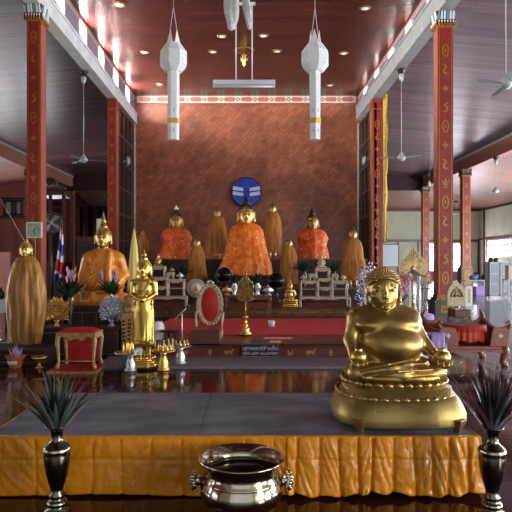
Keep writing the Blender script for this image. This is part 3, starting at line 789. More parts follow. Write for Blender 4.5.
# neck, head
C((383,312,.0), (383,302,.03), 8.6, 8, .02)
E(383, 289, .045, 14.6, 14, 17, .02)
E(384, 300, .075, 12.2, 10, 8, .02)              # jowls
E(377, 296, .098, 6.2, 5, 5.5, .015); E(391.5, 296, .096, 5.8, 5, 5.5, .015)
E(385.5, 295.6, .142, 2.1, 3.4, 3.4, .008); E(386, 297.6, .146, 3.2, 2.6, 1.7, .006)      # nose
C((385,285.5,.137), (385.8,295,.15), .9, 1.3, .006)
for sgn, ex in ((-1, 378), (1, 392)):             # brows, lids
    C((ex-5, 288.0, .116), (ex, 286.0, .134), .8, .9, .006); C((ex, 286.0, .134), (ex+4.5, 287.8, .122), .9, .8, .006)
    E(ex, 290.4, .122, 3.2, 3.2, 1.7, .004); C((ex-3.4,291.4,.138), (ex+3.4,291.4,.138), .55, .55, .003, -1)
C((380.5,302.6,.137), (385.8,303.3,.147), .7, 1.0, .004); C((385.8,303.3,.147), (391,302.4,.137), 1.0, .7, .004)   # lips
C((381,304.3,.146), (390.8,304.2,.146), .5, .5, .003, -1); C((382.5,305.6,.139), (389.5,305.5,.139), .9, .9, .004)
E(386, 308, .115, 4.2, 4, 3.0, .012)
for ex, ty in ((367.4, -1), (399.6, 1)):          # long ears
    E(ex, 291, .02, 1.9, 4.2, 5.6, .006); E(ex+.2*ty, 300.5, .025, 1.7, 3.2, 4.4, .008); E(ex+1.2*ty, 290.5, .035, .9, 2, 3.5, .003, -1)
# palms
for (wx, hx) in ((353.5, 358), (434.5, 441)):
    E((wx*.4+hx*.6), 360.5, .165, 6.0, 6.2, 3.2, .01)
sdf_mesh('body', pr+[('z', .0)], 'gold', g, res=.0052, k=.02)
# fingers: four curled over the front of each pot and a thumb at the side
for (hx, s) in ((359, 1), (442, -1)):
    m = MB()
    for j in range(4):
        a = (-1.0+j*.62)*s; L_ = (.9,1.06,1.0,.82)[j]
        bx_, by = math.sin(a), math.cos(a)
        R0 = .052
        pts = [(P(hx,357,.175)[0]+bx_*R0*q*.95, -.175-by*R0*q, P(0,357,.175)[2]+zz) for (q, zz) in ((.5,-.072),(.9,-.068),(1.18,-.054*L_),(1.30,-.032*L_))]
        m.tube(pts, [.0115,.0115,.0105,.007], 10)
        m.ell(pts[-1], .0078, 8, 6)
    a = -2.0*s
    pts = [(P(hx,357,.175)[0]+math.sin(a)*.05*q, -.175-math.cos(a)*.05*q, P(0,357,.175)[2]+zz) for (q, zz) in ((.6,-.05),(1.05,-.03),(1.15,.0),(1.0,.026))]
    m.tube(pts, [.014,.0135,.012,.008], 10); m.ell(pts[-1], .009, 8, 6)
    m.build('hand', 'gold', g)
    b = MB(); c = P(hx, 357, .175)
    b.lathe([(.0,-.054),(.034,-.05),(.056,-.02),(.058,.006),(.045,.034),(.024,.046),(.03,.054),(.022,.057),(.012,.052),(0,.05)], c, 28)
    b.build('round_pot', 'gold_bright', g)
# hair: cap of snail curls
m = MB(); hc = Vector(P(382.5, 285.5, .035)); hr = Vector((16.6*S, 15.8*S, 17.2*S))
m.lathe([(math.sin(t)*.985, math.cos(t)*hr.z*.985) for t in [PI*.36*(1-i/12) for i in range(13)]][:-1]+[(0, hr.z*.985)], tuple(hc), 40, 0, hr.x, hr.y)
m.lathe([(math.sin(t)*.985, math.cos(t)*hr.z*.985) for t in [PI*(.56-.22*i/6) for i in range(7)]], (hc.x,hc.y+.022,hc.z), 40, 0, hr.x*.99, hr.y*.86, cap=False)
for i in range(10):
    th = .06+i*.150; n = max(1, int(round(2*PI*math.sin(th)/.15)))
    for k in range(n):
        a = 2*PI*(k+.5*(i % 2))/n; dx, dy, dz = math.sin(th)*math.cos(a), math.sin(th)*math.sin(a), math.cos(th)
        if dy < -.3 and dz < .50-.35*abs(dx): continue
        c = (hc.x+dx*hr.x, hc.y+dy*hr.y, hc.z+dz*hr.z); m.ell(c, (.0088,.0088,.0088), 8, 6)
m.tube([tuple(hc+Vector((math.sin(t)*hr.x*1.0, -math.cos(t)*hr.y*.90, hr.z*(.44-.42*abs(math.sin(t))**2.2)))) for t in [(-1.45+2.9*i/30) for i in range(31)]], .0062, 8)
m.build('curled_hair', 'gold', g)
# lotus cushion: petals in two rows, then the flaring base on feet
def petals(m, z, rx, ry, n, w, h, out, mi=0, up=1):
    for k in range(n):
        a = 2*PI*k/n; c, s_ = math.cos(a), math.sin(a); q = (abs(c)**2.5+abs(s_)**2.5)**(-1/2.5)
        x, y = rx*c*q, ry*s_*q
        nx, ny = c/rx, s_/ry; l = math.hypot(nx, ny); nx /= l; ny /= l; tx, ty = -ny, nx
        R = Matrix(((tx,nx,0,x),(ty,ny,0,y),(0,0,1,z),(0,0,0,1)))
        def fn(u, v):
            ww = w/2*math.sin(PI*min(1,(1-v)*.86+.0))**.6 if v < 1 else 0
            xx = (u*2-1)*ww; return (xx, out*(math.sin(PI*v*.75))*(1-.5*(2*u-1)**2), up*h*v)
        m.grid(fn, 6, 6, mi, True, M=R)
YB = -.03
m = MB(); z = lambda py, f=.30: P(0, py, f)[2]
sp = 2.6
m.lathe([(.88,z(397)),(.93,z(393)),(.935,z(390)),(.90,z(386)),(.955,z(383)),(.97,z(380)),(.95,z(377)),(.85,z(375.5)),(0,z(375.5))], (.012,YB,0), 72, 0, .355, .285, True, sup=sp)
m.build('cushion', 'gold_deep', g)
M0 = Matrix.Translation((.012, YB, 0))
for (zz, rx, ry, n, w_, h_, o_) in ((z(390.5), .347, .277, 34, .064, .048, .026), (z(391), .344, .274, 34, .060, -.036, .018), (z(405,.34), .380, .312, 36, .068, .048, .028)):
    q = MB(); petals(q, zz, rx, ry, n, w_, h_, o_); m = MB(); m.add(q.v, q.f, 0, True, M0); m.build('petal_row', 'gold', g, fix=False)
m = MB(); zb = lambda py: P(0, py, .405)[2]
prof = [(.95,zb(430)),(.99,zb(430)),(1.0,zb(428.5)),(1.0,zb(421)),(.955,zb(413)),(.905,zb(407)),(.87,zb(404)),(.85,zb(403)),(.82,zb(402)),(.8,zb(395)),(.6,zb(393))]
m.lathe(prof, (.030,YB,0), 80, 0, .452, .375, True, sup=3.1)
m.build('flared_base', 'gold_base', g)
for cxp in (-.15, .0, .15):
    m = MB(); pts = []
    for i in range(40):
        t = i/39*2*PI; r = .035*(1+.25*math.cos(3*t)); dx = cxp+1.5*r*math.cos(t); dz = .5*r*math.sin(t)
        zz = zb(414)+dz; q = (abs(dx/.435)**3.1); yy = YB-(.375*.975)*(1-q)**(1/3.1)+ (zz-zb(422))*.28
        pts.append((dx, yy-.001, zz))
    m.tube(pts, .0035, 6); m.build('scroll_relief', 'gold_bright', g)
for (fx, fy) in ((-.285,-.315),(.355,-.315),(-.285,.26),(.355,.26)):
    m = MB(); m.lathe([(.5,.0),(.55,.01),(1.25,zb(422))], (fx,YB+fy,0), 4, 0, .05, .05, False, M=None); m.build('foot', 'gold', g, bev=.004)

# ------------------------------------------------------------------ brass bowl in front of the stage
mat('brass', (.55,.50,.40), .12, 1, col2=(.48,.40,.28), scale=6, rvar=.05)
mat('bronze_dark', (.18,.17,.13), .2, 1, col2=(.12,.11,.09), scale=5, rvar=.06)
mat('dark_water', (.006,.005,.004), .12, spec=.2)
d = 3.26; zr = .352
e = thing('brass_bowl', 'wide polished brass offering bowl with knobbed ring handles on the floor, front centre', 'bowl', (X(241.5,d), d, 0), sc=1.035)
R0 = .243
m = MB(); m.lathe([(.0,.02),(.13,.0),(.155,.0),(.16,.02),(.135,.045),(.13,.06),(.165,.08),(.215,.12),(.235,.17),(.232,.205),(.215,.235),(.212,.245),(.200,.262),(.198,.285),(.212,.315),(.238,.342),(.243,.352),(.238,.356),(.228,.350),(.203,.318),(.190,.29),(.19,.262),(.205,.24),(.2,.16),(0,.13)], seg=72)
m.lathe([(.2155,.232),(.2185,.238),(.2155,.244)], seg=72, cap=False)
m.build('body', 'brass', e)
MB().lathe([(.192,.262),(.0,.263)], seg=48, cap=False).build('dark_water', 'dark_water', e)
for s in (-1, 1):
    m = MB(); rnd = random.Random(5+s)
    for k in range(16):
        a = 2*PI*k/16; m.ell((s*(.268+.006*math.sin(a*3)), .042*math.cos(a), .225+.042*math.sin(a)), .0145, 8, 6)
    m.ell((s*.248, 0, .225), (.03,.032,.032), 14, 10); m.ell((s*.272,0,.225),(.018,.02,.02),12,8)
    for k in range(9): m.ell((s*.285, .016*math.cos(k*.7), .225+.016*math.sin(k*.7)), .008, 8, 6)
    m.tube([(s*.25+s*.02*math.sin(t), .025*math.cos(t)*0+.0, .19-.03*math.cos(t)) for t in [i*PI/6 for i in range(7)]], .006, 8)
    m.build('handle', 'brass', e)

# ------------------------------------------------------------------ tall metal vases and their spiky plants
vp = [(0,.0),(.070,.0),(.078,.012),(.07,.03),(.045,.045),(.05,.06),(.056,.07),(.05,.082),(.036,.092),(.044,.105),(.046,.115),(.034,.128),(.036,.15),(.058,.22),(.070,.29),(.073,.335),(.068,.355),(.073,.362),(.074,.372),(.066,.385),(.045,.402),(.034,.42),(.033,.45),(.038,.475),(.056,.492),(.062,.496),(.058,.499),(.03,.47),(0,.45)]
def vase(lab, px, d, sc):
    e = thing('metal_vase', lab, 'vase', (X(px,d), d, 0), sc=sc)
    MB().lathe([p for p in vp], seg=48).build('body', 'bronze_dark', e)
    MB().lathe([(.0745,.355),(.078,.364),(.0745,.374)], seg=48, cap=False).build('collar', 'brass', e); MB().lathe([(.051,.078),(.058,.07),(.051,.06)], seg=40, cap=False).build('foot_ring', 'brass', e)
    return e
d1, d2 = 3.33, 3.30
v1 = vase('tall dark bronze vase standing on the floor at the front left, before the orange skirt', 57, d1, 1.06)
v2 = vase('tall dark bronze vase standing on the floor at the front right corner of the stage', 492, d2, 1.06)
def leafmat(n, a, b, r=.35): mat(n, a, r, col2=b, scale=9, stretch=(1,1,.3))
leafmat('leaf_teal', (.014,.05,.04), (.035,.09,.07)); leafmat('leaf_dark', (.008,.016,.011), (.03,.026,.035)); leafmat('leaf_pale', (.10,.14,.10), (.16,.18,.16))
leafmat('leaf_green', (.02,.06,.02), (.04,.11,.03)); leafmat('leaf_purple', (.07,.04,.08), (.2,.14,.2))
def blades(m, n, L0, L1, w, spread, seed, mi=(0,), droop=.25, z0=0, r0=.02, up=.0):
    r = random.Random(seed)
    for k in range(n):
        a = 2*PI*(k*.618)+r.uniform(-.3,.3); L_ = r.uniform(L0, L1); sp_ = r.uniform(.12, 1)*spread; dr = r.uniform(.3, 1)*droop
        dx, dy = math.cos(a), math.sin(a); tw = r.uniform(-.5,.5); ww = w*r.uniform(.7,1.2); mm = r.choice(mi)
        vs = []; ns = 9
        for i in range(ns+1):
            t = i/ns; rad = r0+L_*(sp_*t+dr*t*t*.5); zz = z0-.03+L_*(t*math.sqrt(max(.05,1-sp_*sp_))-dr*t**3*.55)
            wd = ww*(.35+.65*math.sin(PI*min(1,t*1.1+.12)))*(1-t**3) + .0006
            ta = a+PI/2+tw*t
            cx, cy = dx*rad, dy*rad
            vs += [(cx+math.cos(ta)*wd, cy+math.sin(ta)*wd, zz+wd*.3), (cx, cy, zz-wd*.25), (cx-math.cos(ta)*wd, cy-math.sin(ta)*wd, zz+wd*.3)]
        fs = []
        for i in range(ns): o = i*3; fs += [(o,o+1,o+4,o+3),(o+1,o+2,o+5,o+4)]
        m.add(vs, fs, mm, True)
def plant(lab, loc, args, mats, name='spiky_plant', cat='plant', stems=True, group=None):
    e = thing(name, lab, cat, loc, group=group)
    m = MB(); blades(m, *args); m.build('foliage', mats, e, fix=False)
    if stems:
        s = MB(); s.tube([(0,0,-.10),(0,0,.05)], [.018,.02], 8); s.build('stem', 'leaf_green', e)
    return e
plant('spiky dark teal plant with arching leaves in the left foreground vase', (X(57,d1), d1, .51), (64, .26, .52, .0125, .66, 11, (0,0,1,1,2), .5), ['leaf_teal','leaf_dark','leaf_pale'])
plant('spiky purple-black plant in the right foreground vase', (X(492,d2), d2, .51), (90, .28, .52, .0115, .56, 23, (0,0,0,1,2,2), .42), ['leaf_dark','leaf_teal','leaf_purple'])
# ------------------------------------------------------------------ grey step, podium, altar terrace
mat('grey_carpet', (.20,.18,.22), .75, col2=(.15,.135,.17), scale=20)
mat('red_carpet', (.62,.03,.035), .9, col2=(.5,.02,.026), scale=30)
mat('red_velvet', (.48,.012,.012), .7, col2=(.38,.008,.008), scale=12)
mat('altar_cream', (.52,.44,.32), .45, .15, col2=(.38,.31,.2), scale=30, bump=.2)
mat('silver', (.62,.66,.72), .3, .85, col2=(.42,.45,.5), scale=18, bump=.1)
mat('white_porcelain', (.7,.7,.68), .25)
mat('bone', (.62,.52,.36), .45, .2, col2=(.45,.36,.2), scale=26, bump=.3)
mat('robe_tan', (.46,.19,.045), .7, spec=.2, col2=(.22,.08,.018), scale=5, bump=.3, bscale=22, stretch=(1,1,.25))
mat('robe_gold', (.48,.23,.045), .45, .3, col2=(.26,.11,.02), scale=9, bump=.5, bscale=30, stretch=(1,1,.12))
mat('robe_satin', (.85,.33,.03), .34, .1, col2=(.66,.22,.02), scale=6, bump=.4, bscale=10)
mat('hair_dark', (.025,.018,.012), .5, .4, col2=(.06,.04,.02), scale=20)
mat('face_gold', (.62,.40,.13), .38, .85)
mat('face_shade', (.42,.25,.09), .42, .85)
def sequin(name, base, base2, spots, dens=16):
    m = mat(name, base, .6, col2=base2, scale=6, bump=.5, bscale=24); nt = m.node_tree; N = nt.nodes; L_ = nt.links; b = N['Principled BSDF']
    src = b.inputs['Base Color'].links[0].from_socket
    v = N.new('ShaderNodeTexVoronoi'); v.inputs['Scale'].default_value = dens; tc = [n for n in N if n.type == 'TEX_COORD'][0]
    L_.new(tc.outputs['Object'], v.inputs['Vector'])
    r = N.new('ShaderNodeValToRGB'); r.color_ramp.interpolation = 'CONSTANT'; r.color_ramp.elements[0].color = (1,1,1,1); r.color_ramp.elements[1].position = .24; r.color_ramp.elements[1].color = (0,0,0,1)
    L_.new(v.outputs['Distance'], r.inputs['Fac'])
    sp = N.new('ShaderNodeSeparateColor'); L_.new(v.outputs['Color'], sp.inputs['Color'])
    c = N.new('ShaderNodeValToRGB'); c.color_ramp.interpolation = 'CONSTANT'; el = c.color_ramp.elements
    el[0].color = (*spots[0],1); el[1].position = .3; el[1].color = (*spots[1],1)
    for i, s_ in enumerate(spots[2:]): q = el.new(.55+.2*i); q.color = (*s_,1)
    L_.new(sp.outputs[0], c.inputs['Fac'])
    mx = N.new('ShaderNodeMix'); mx.data_type = 'RGBA'; L_.new(r.outputs['Color'], mx.inputs['Factor']); L_.new(src, mx.inputs['A']); L_.new(c.outputs['Color'], mx.inputs['B'])
    L_.new(mx.outputs['Result'], b.inputs['Base Color'])
sequin('robe_orange', (1.0,.27,.004), (.72,.10,.003), [(.85,.45,.05),(.7,.05,.01),(.05,.22,.08),(.95,.75,.3)], 9)
sequin('robe_beaded', (.85,.15,.008), (.6,.07,.006), [(.9,.6,.3),(.05,.12,.06),(.8,.3,.05),(.3,.03,.01)], 10)

o = MB().bx(X(96,8), 2.6, 7.86, 8.74, 0, .03).build('grey_runner', 'grey_carpet', bev=.005); tag(o, 'long low grey carpeted step on the dark floor before the podium', 'carpeted step')
e = thing('podium', 'long dark red-brown podium step with gold animal figures on its front', 'podium', (0, 8.75, 0))
px0, px1 = X(138,8.75), 2.5
MB().bx(px0, px1, 0, 4.25, 0, .2).build('box', 'red_wood', e, bev=.006)
MB().bx(px0, px1, -.02, .1, .165, .2).build('edge_moulding', 'dark_wood', e)
# gold silhouettes on the podium front
deer = [(-.10,-.03),(-.09,.02),(-.05,.035),(.03,.03),(.06,.055),(.07,.075),(.10,.065),(.085,.04),(.06,.02),(.055,-.01),(.07,-.06),(.055,-.06),(.035,-.015),(-.03,-.015),(-.05,-.06),(-.065,-.06),(-.06,-.015),(-.08,.0),(-.095,-.035)]
bird = [(-.05,-.05),(-.01,-.055),(.03,-.03),(.045,.0),(.03,.03),(.05,.045),(.03,.06),(.01,.05),(.015,.015),(.0,-.01),(-.02,.0),(-.035,.04),(-.06,.045),(-.065,.0)]
lotus = [(-.03,-.06),(.03,-.06),(.012,-.02),(.05,.01),(.02,.015),(.03,.045),(.0,.06),(-.03,.045),(-.02,.015),(-.05,.01),(-.012,-.02)]
for px, kd, fl in ((184,deer,-1),(210,lotus,1),(229,deer,1),(291,bird,1),(311,deer,1),(331,lotus,1)):
    m = MB(); m.prism([(p[0]*fl*.85, p[1]*.85) for p in kd], -.006, 0, 'y'); o = m.build('animal_motif', 'gold_paint', e); o.location = (X(px,8.75), 0, .085)
e = thing('prohibition_sign', 'small black sign with white lettering leaning on the podium front', 'sign', (X(260.5,8.68), 8.69, .03))
MB().bx(-.285,.285,-.01,.01,0,.21).build('board', 'black', e); 
mat('navy', (.008,.012,.04), .3); MB().bx(-.27,.27,-.013,-.01,.012,.198).build('panel', 'navy', e)
m = MB(); 
for z_ in (.006,.2): m.bx(-.28,.28,-.015,-.01,z_-.002,z_+.002)
for x_ in (-.28,.28): m.bx(x_-.002,x_+.002,-.015,-.01,.006,.2)
m.build('border', 'grey_paint', e)
text_mesh('lettering', 'สุภาพสตรีห้ามขึ้น', .080, 'white_paint', e, (0,-.016,.13)); text_mesh('lettering', 'NO LADY ALLOWED', .056, 'white_paint', e, (0,-.016,.052))
o = MB().bx(X(130,9.95)+.3, 2.45, 9.95, 12.9, .201, .212).build('red_carpet', 'red_carpet'); tag(o, 'bright red carpet spread on the podium before the altar', 'carpet')
mat('altar_dark', (.022,.010,.008), .7, col2=(.035,.014,.011), scale=6)
x0, x1 = -3.25, 2.9
def tier(lab, X0, X1, Y0, Y1, Z0, Z1):
    e = thing('altar_tier', lab, 'altar', ((X0+X1)/2, Y0, Z0)); w = (X1-X0)/2
    MB().bx(-w, w, 0, Y1-Y0, 0, Z1-Z0-.04).build('body', 'altar_dark', e); MB().bx(-w, w, -.02, Y1-Y0, Z1-Z0-.04, Z1-Z0).build('edge', 'brown_wood', e, bev=.005)
    return e
e = tier('lowest dark altar tier fronted by a carved gilt ledge, behind the red carpet', x0, x1, 13.04, 15.28, 0, .43)
tier('middle dark altar tier on which the slim tan-robed statues stand', -3.5, 3.25, 15.3, 17.98, 0, .80)
tier('highest rear altar tier against the brick wall, carrying the back row of statues', -4.1, 3.85, 18.0, 25.95, 0, 1.6)
tier('dark seat block directly under the central orange-robed statue', X(228,16.9), X(272,16.9), 16.62, 17.97, .803, 1.1)
m = MB(); m.bx(x0, x1, -.03, 0, .22, .43, 0)
for k in range(70):
    xx = x0+.07+k*(x1-x0-.1)/70; m.prism([(xx-.05,.33),(xx,.29),(xx+.05,.33),(xx,.37)], -.045, -.03, 'y', 1); m.bx(xx-.06,xx+.06,-.05,-.03,.39,.43,1); m.bx(xx-.06,xx+.06,-.04,-.03,.24,.26,1)
m.build('gilt_ledge', ['brown_wood', 'gold_dark'], bpy.data.objects['altar_tier']).location = (-(x0+x1)/2, 0, 0)

# ------------------------------------------------------------------ statues
def cape(prof, n=9, amp=.05, seed=0, opening=.0, ky=.62, squash=None):
    """draped shell; prof rows (z, rx[, yoff])"""
    r = random.Random(seed); ph = [r.uniform(0, 6.3) for _ in range(4)]
    zs = [p[0] for p in prof]
    def fn(u, v):
        t = v*(len(prof)-1); i = min(int(t), len(prof)-2); f = t-i; f2 = f*f*(3-2*f)*.5+f*.5
        z = prof[i][0]*(1-f)+prof[i+1][0]*f; rx = prof[i][1]*(1-f2)+prof[i+1][1]*f2
        yo = (prof[i][2] if len(prof[i]) > 2 else 0)*(1-f)+(prof[i+1][2] if len(prof[i+1]) > 2 else 0)*f
        ky_ = ky if not squash else squash[i]*(1-f)+squash[i+1]*f
        a = 2*PI*u; q = (1-v)
        w = amp*(.2+.8*q)*(math.sin(n*a+ph[0]+1.2*math.sin(z*9))+.5*math.sin(2.3*n*a+ph[1])) 
        w2 = .4*amp*math.sin(3*a+ph[2]+5*v)
        rr = rx*(1+w+w2); fr = .06*rx*math.exp(-((math.cos(a))/.25)**2)*(1 if math.sin(a) < 0 else 0)
        return (rr*math.cos(a), yo+rr*ky_*math.sin(a)-fr, z)
    return fn
def head(pr, cx, cy, cz, r, k=.3):
    """face with brow, nose, lips and long ears; r = head half width"""
    def e_(x, y, z, a, b, c, kk=.2, s=1): pr.append(('e', (cx+x*r, cy+y*r, cz+z*r), (a*r, b*r, c*r), kk*r, s, None))
    e_(0,0,.1,.96,1.05,1.28,.3); e_(0,-.33,-.5,.72,.70,.8,.3)
    e_(0,-1.10,-.15,.2,.26,.34,.12); pr.append(('c', (cx,cy-.98*r,cz+.25*r), (cx,cy-1.12*r,cz-.12*r), .1*r, .12*r, .12*r, 1))
    for s in (-1, 1):
        pr.append(('c', (cx+s*.15*r,cy-.98*r,cz+.3*r), (cx+s*.62*r,cy-.82*r,cz+.32*r), .11*r, .08*r, .06*r, 1))
        e_(s*.38,-1.10,.06,.28,.2,.16,.10,-1)
        e_(s*.38,-.90,.04,.24,.18,.10,.04)
        pr.append(('c', (cx+s*1.0*r,cy,cz+.35*r), (cx+s*1.04*r,cy-.02*r,cz-.75*r), .14*r, .17*r, .1*r, 1))
    pr.append(('c', (cx-.24*r,cy-.98*r,cz-.58*r), (cx+.24*r,cy-.98*r,cz-.58*r), .11*r, .11*r, .05*r, 1)); pr.append(('c', (cx-.26*r,cy-1.08*r,cz-.585*r), (cx+.26*r,cy-1.08*r,cz-.585*r), .035*r, .035*r, .03*r, -1))
    e_(0,-.9,-.95,.3,.25,.2,.2)
def hair(par, cx, cy, cz, r, tip, matn, ush=.55, name='hair', flame=True, fm=None):
    m = MB(); m.lathe([(math.sin(t), math.cos(t)*1.32*r+.12*r) for t in [PI*.345*(1-i/8) for i in range(8)]]+[(ush, 1.40*r)], (cx,cy+.10*r,cz), 28, 0, 1.08*r, 1.12*r)
    m.lathe([(math.sin(t), math.cos(t)*1.32*r+.12*r) for t in [PI*(.62-.28*i/6) for i in range(7)]], (cx,cy+.34*r,cz), 28, 0, 1.08*r, .88*r, cap=False)
    m.lathe([(ush, 1.25*r),(ush*.98, 1.6*r),(ush*.7, 1.85*r),(.2, 2.05*r)], (cx,cy+.1*r,cz), 20, 0, r, r)
    for i in range(7):
        th = .12+i*.22; n = max(4, int(2*PI*math.sin(th)/.24))
        for k in range(n):
            a = 2*PI*(k+.5*(i%2))/n
            if math.sin(a) < .1 and i > 4: continue
            m.ell((cx+1.08*r*math.sin(th)*math.cos(a), cy+.12*r+1.1*r*math.sin(th)*math.sin(a), cz+.12*r+1.32*r*math.cos(th)), .1*r, 6, 4)
    m.build(name, matn, par)
    if flame:
        h = tip-(cz+1.95*r)
        m = MB(); m.lathe([(.30*r,0),(.38*r,h*.12),(.26*r,h*.35),(.15*r,h*.6),(.05*r,h*.85),(.004,h)], (cx,cy+.1*r,cz+1.95*r), 14, 0, lobe=5, lamp=.12)
        m.build('flame_finial', fm or matn, par)
def seated(name, label, px, pyb, pyt, d, lap, sh, shz, hz, hr, gold, hairm, robe, robem=None, res=None, group=None, flame_m=None, hands=True, cat='statue', lapd=.62, zb=None):
    """normalised by total height H; lap, sh: half widths; shz, hz: heights of shoulders and head centre; hr: head half width"""
    k = d/F; H = (pyb-pyt)*k
    e = thing(name, label, cat, (X(px,d), d, Z(pyb,d) if zb is None else zb), group=group)
    if zb is not None: H = Z(pyt,d)-zb
    v = lambda x, y, z: (x*H, y*H, z*H); pr = []; K = .03*H
    def e_(c, r, kk=None, s=1): pr.append(('e', v(*c), v(*r), kk*H if kk else None, s, None))
    def c_(a, b, ra, rb, kk=None): pr.append(('c', v(*a), v(*b), ra*H, rb*H, kk*H if kk else None, 1))
    sh0, lap0 = sh, lap
    if robe and robe != 'fit': sh = sh*.74; lap = lap*.8
    e_((0,.02,.30), (sh*.72,.11,.26)); e_((0,.0,.47), (sh*.85,.105,.12)); c_((-sh*.7,0,shz-.065), (0,0,shz-.03), .052, .056, .04); c_((0,0,shz-.03), (sh*.7,0,shz-.065), .056, .052, .04)
    e_((0,.04,.09), (lap*.7,.15,.09))
    for s in (-1, 1):
        c_((s*sh*.86,0,shz-.085), (s*sh*1.12,.02,shz-.26), .052, .044); c_((s*sh*1.12,.02,shz-.26), (s*(.10 if s > 0 else sh*1.0),-.15,.175), .042, .028)
        c_((s*.09,0,.07), (s*lap*.86,-.10,.065), .082, .062, .04); c_((s*lap*.86,-.10,.065), (-s*.06,-.20,.055+.03*(s > 0)), .055, .035, .03)
    body = list(pr)
    c_((0,0,shz-.03), (0,0,hz-hr*.6), hr*.62, hr*.62, .02)
    head(pr, 0, -.01*H, hz*H, hr*H)
    # right hand over the shin, left hand in the lap
    if hands:
        c_((sh*.45,-.185,.155), (.0,-.205,.15), .024, .02, .015)
        for j in range(4): c_((-sh*.95+j*.017,-.19,.15), (-sh*.9+j*.017,-.225,.07), .010, .007, .004)
        c_((-sh*.86,-.18,.15), (-sh*.74,-.2,.115), .009, .007, .006)
        for j in range(4): c_((.02,-.20-.0*j,.155-.008*j), (-.07,-.21,.15-.010*j), .008, .006, .004)
    sdf_mesh('body', pr+[('z', 0.)], gold, e, res=(res or .0058)*H, k=K)
    hair(e, 0, -.01*H, hz*H, hr*H, H, hairm, fm=flame_m)
    if robe == 'fit':
        q = []
        for p in body:
            if p[0] == 'e': q.append(('e', p[1], tuple(a+.008*H for a in p[2]), p[3], 1, None))
            else: q.append(('c', p[1], p[2], p[3]+.009*H, p[4]+(.009*H if p[3] > .04*H else .006*H), p[5], 1))
        # folds running over the chest and a flap on the left shoulder
        for j in range(7):
            a, b = v(sh*(.75-.12*j), -.085-.012*j, shz-.01-.045*j), v(-sh*(.55-.02*j), -.10-.008*j, shz-.10-.055*j)
            q.append(('c', a, b, .006*H, .005*H, .01*H, 1))
        q.append(('e', v(0,-.01,.24), v(lap*.86,.12,.2), .04*H, 1, None)); q.append(('e', v(0,-.06,.05), v(lap*1.0,.17,.085), .03*H, 1, None))
        q.append(('c', v(sh*.45,-.09,shz-.02), v(sh*.42,-.13,.26), .03*H, .03*H, .02*H, 1))
        for s in (-1, 1):
            for j in range(4): q.append(('c', v(s*(.05+.05*j),-.16,.135-.008*j), v(s*(lap*.75),-.125+.01*j,.13-.025*j), .006*H, .005*H, .01*H, 1))
        sdf_mesh('robe', q+[('z', 0.)], robem, e, res=.009*H, k=K)
    elif robe:
        prof, n, amp, ky = robe
        MB().grid(cape([(z*H, r*H)+((yo*H,) if True else ()) for (z, r, yo) in prof], n, amp, int(px), ky=ky), 96, 40).build('robe', robem, e, fix=False, solid=.008)
    return e
bell = lambda lap, sh, shz: ([(0,lap,-.05),(.04,lap*1.0,-.05),(.14,lap*.95,-.045),(.26,lap*.82,-.03),(.40,sh*1.22,-.01),(shz-.08,sh*1.1,.0),(shz-.02,sh*.88,.0),(shz+.015,sh*.5,.0),(shz+.02,sh*.36,0)], 10, .035, .72)
seated('enthroned_statue', 'largest altar statue with gold face, wearing a bright orange robe, below the blue disc', 246.2, 275.5, 195, 17.4, .31, .185, .63, .745, .098, 'face_gold', 'hair_dark', bell(.325,.19,.63), 'robe_orange', zb=1.106)
seated('enthroned_statue', 'dark-haired seated statue in a beaded orange shawl at the left end of the altar', 176.3, 259, 205, 19.2, .30, .215, .60, .70, .11, 'face_shade', 'hair_dark', bell(.31,.235,.56), 'robe_beaded', zb=1.606, flame_m='white_metal')
seated('enthroned_statue', 'dark-haired seated statue in a dotted orange robe at the right end of the altar', 312.2, 259, 207, 19.2, .30, .215, .60, .70, .11, 'face_shade', 'hair_dark', bell(.31,.245,.56), 'robe_beaded', zb=1.606)
seated('seated_gold_statue', 'gold-faced seated statue in a shiny orange robe on the left black stand', 103.5, 305, 211, 10.0, .265, .195, .575, .712, .080, 'gold', 'gold_deep', 'fit', 'robe_satin', flame_m='gold')
# small bare gold figure on the ledge
e = thing('pedestal', 'small yellow-gold stepped pedestal at the left of the right altar set', 'pedestal', (X(290.3,13.4), 13.4, .43))
k = 13.4/F; m = MB(); m.lathe([(1,0),(1,.03),(.86,.04),(.8,.08),(.95,.10),(.97,.12),(0,.12)], seg=32, sx=8*k, sy=5*k, sup=4); m.build('base', 'gold_bright', e)
seated('small_gold_statue', 'small bright gold seated statue on its yellow pedestal, right of the red altar table', 290.3, 301, 279, 13.4, .30, .19, .56, .70, .095, 'gold_bright', 'gold_bright', None, zb=.55)

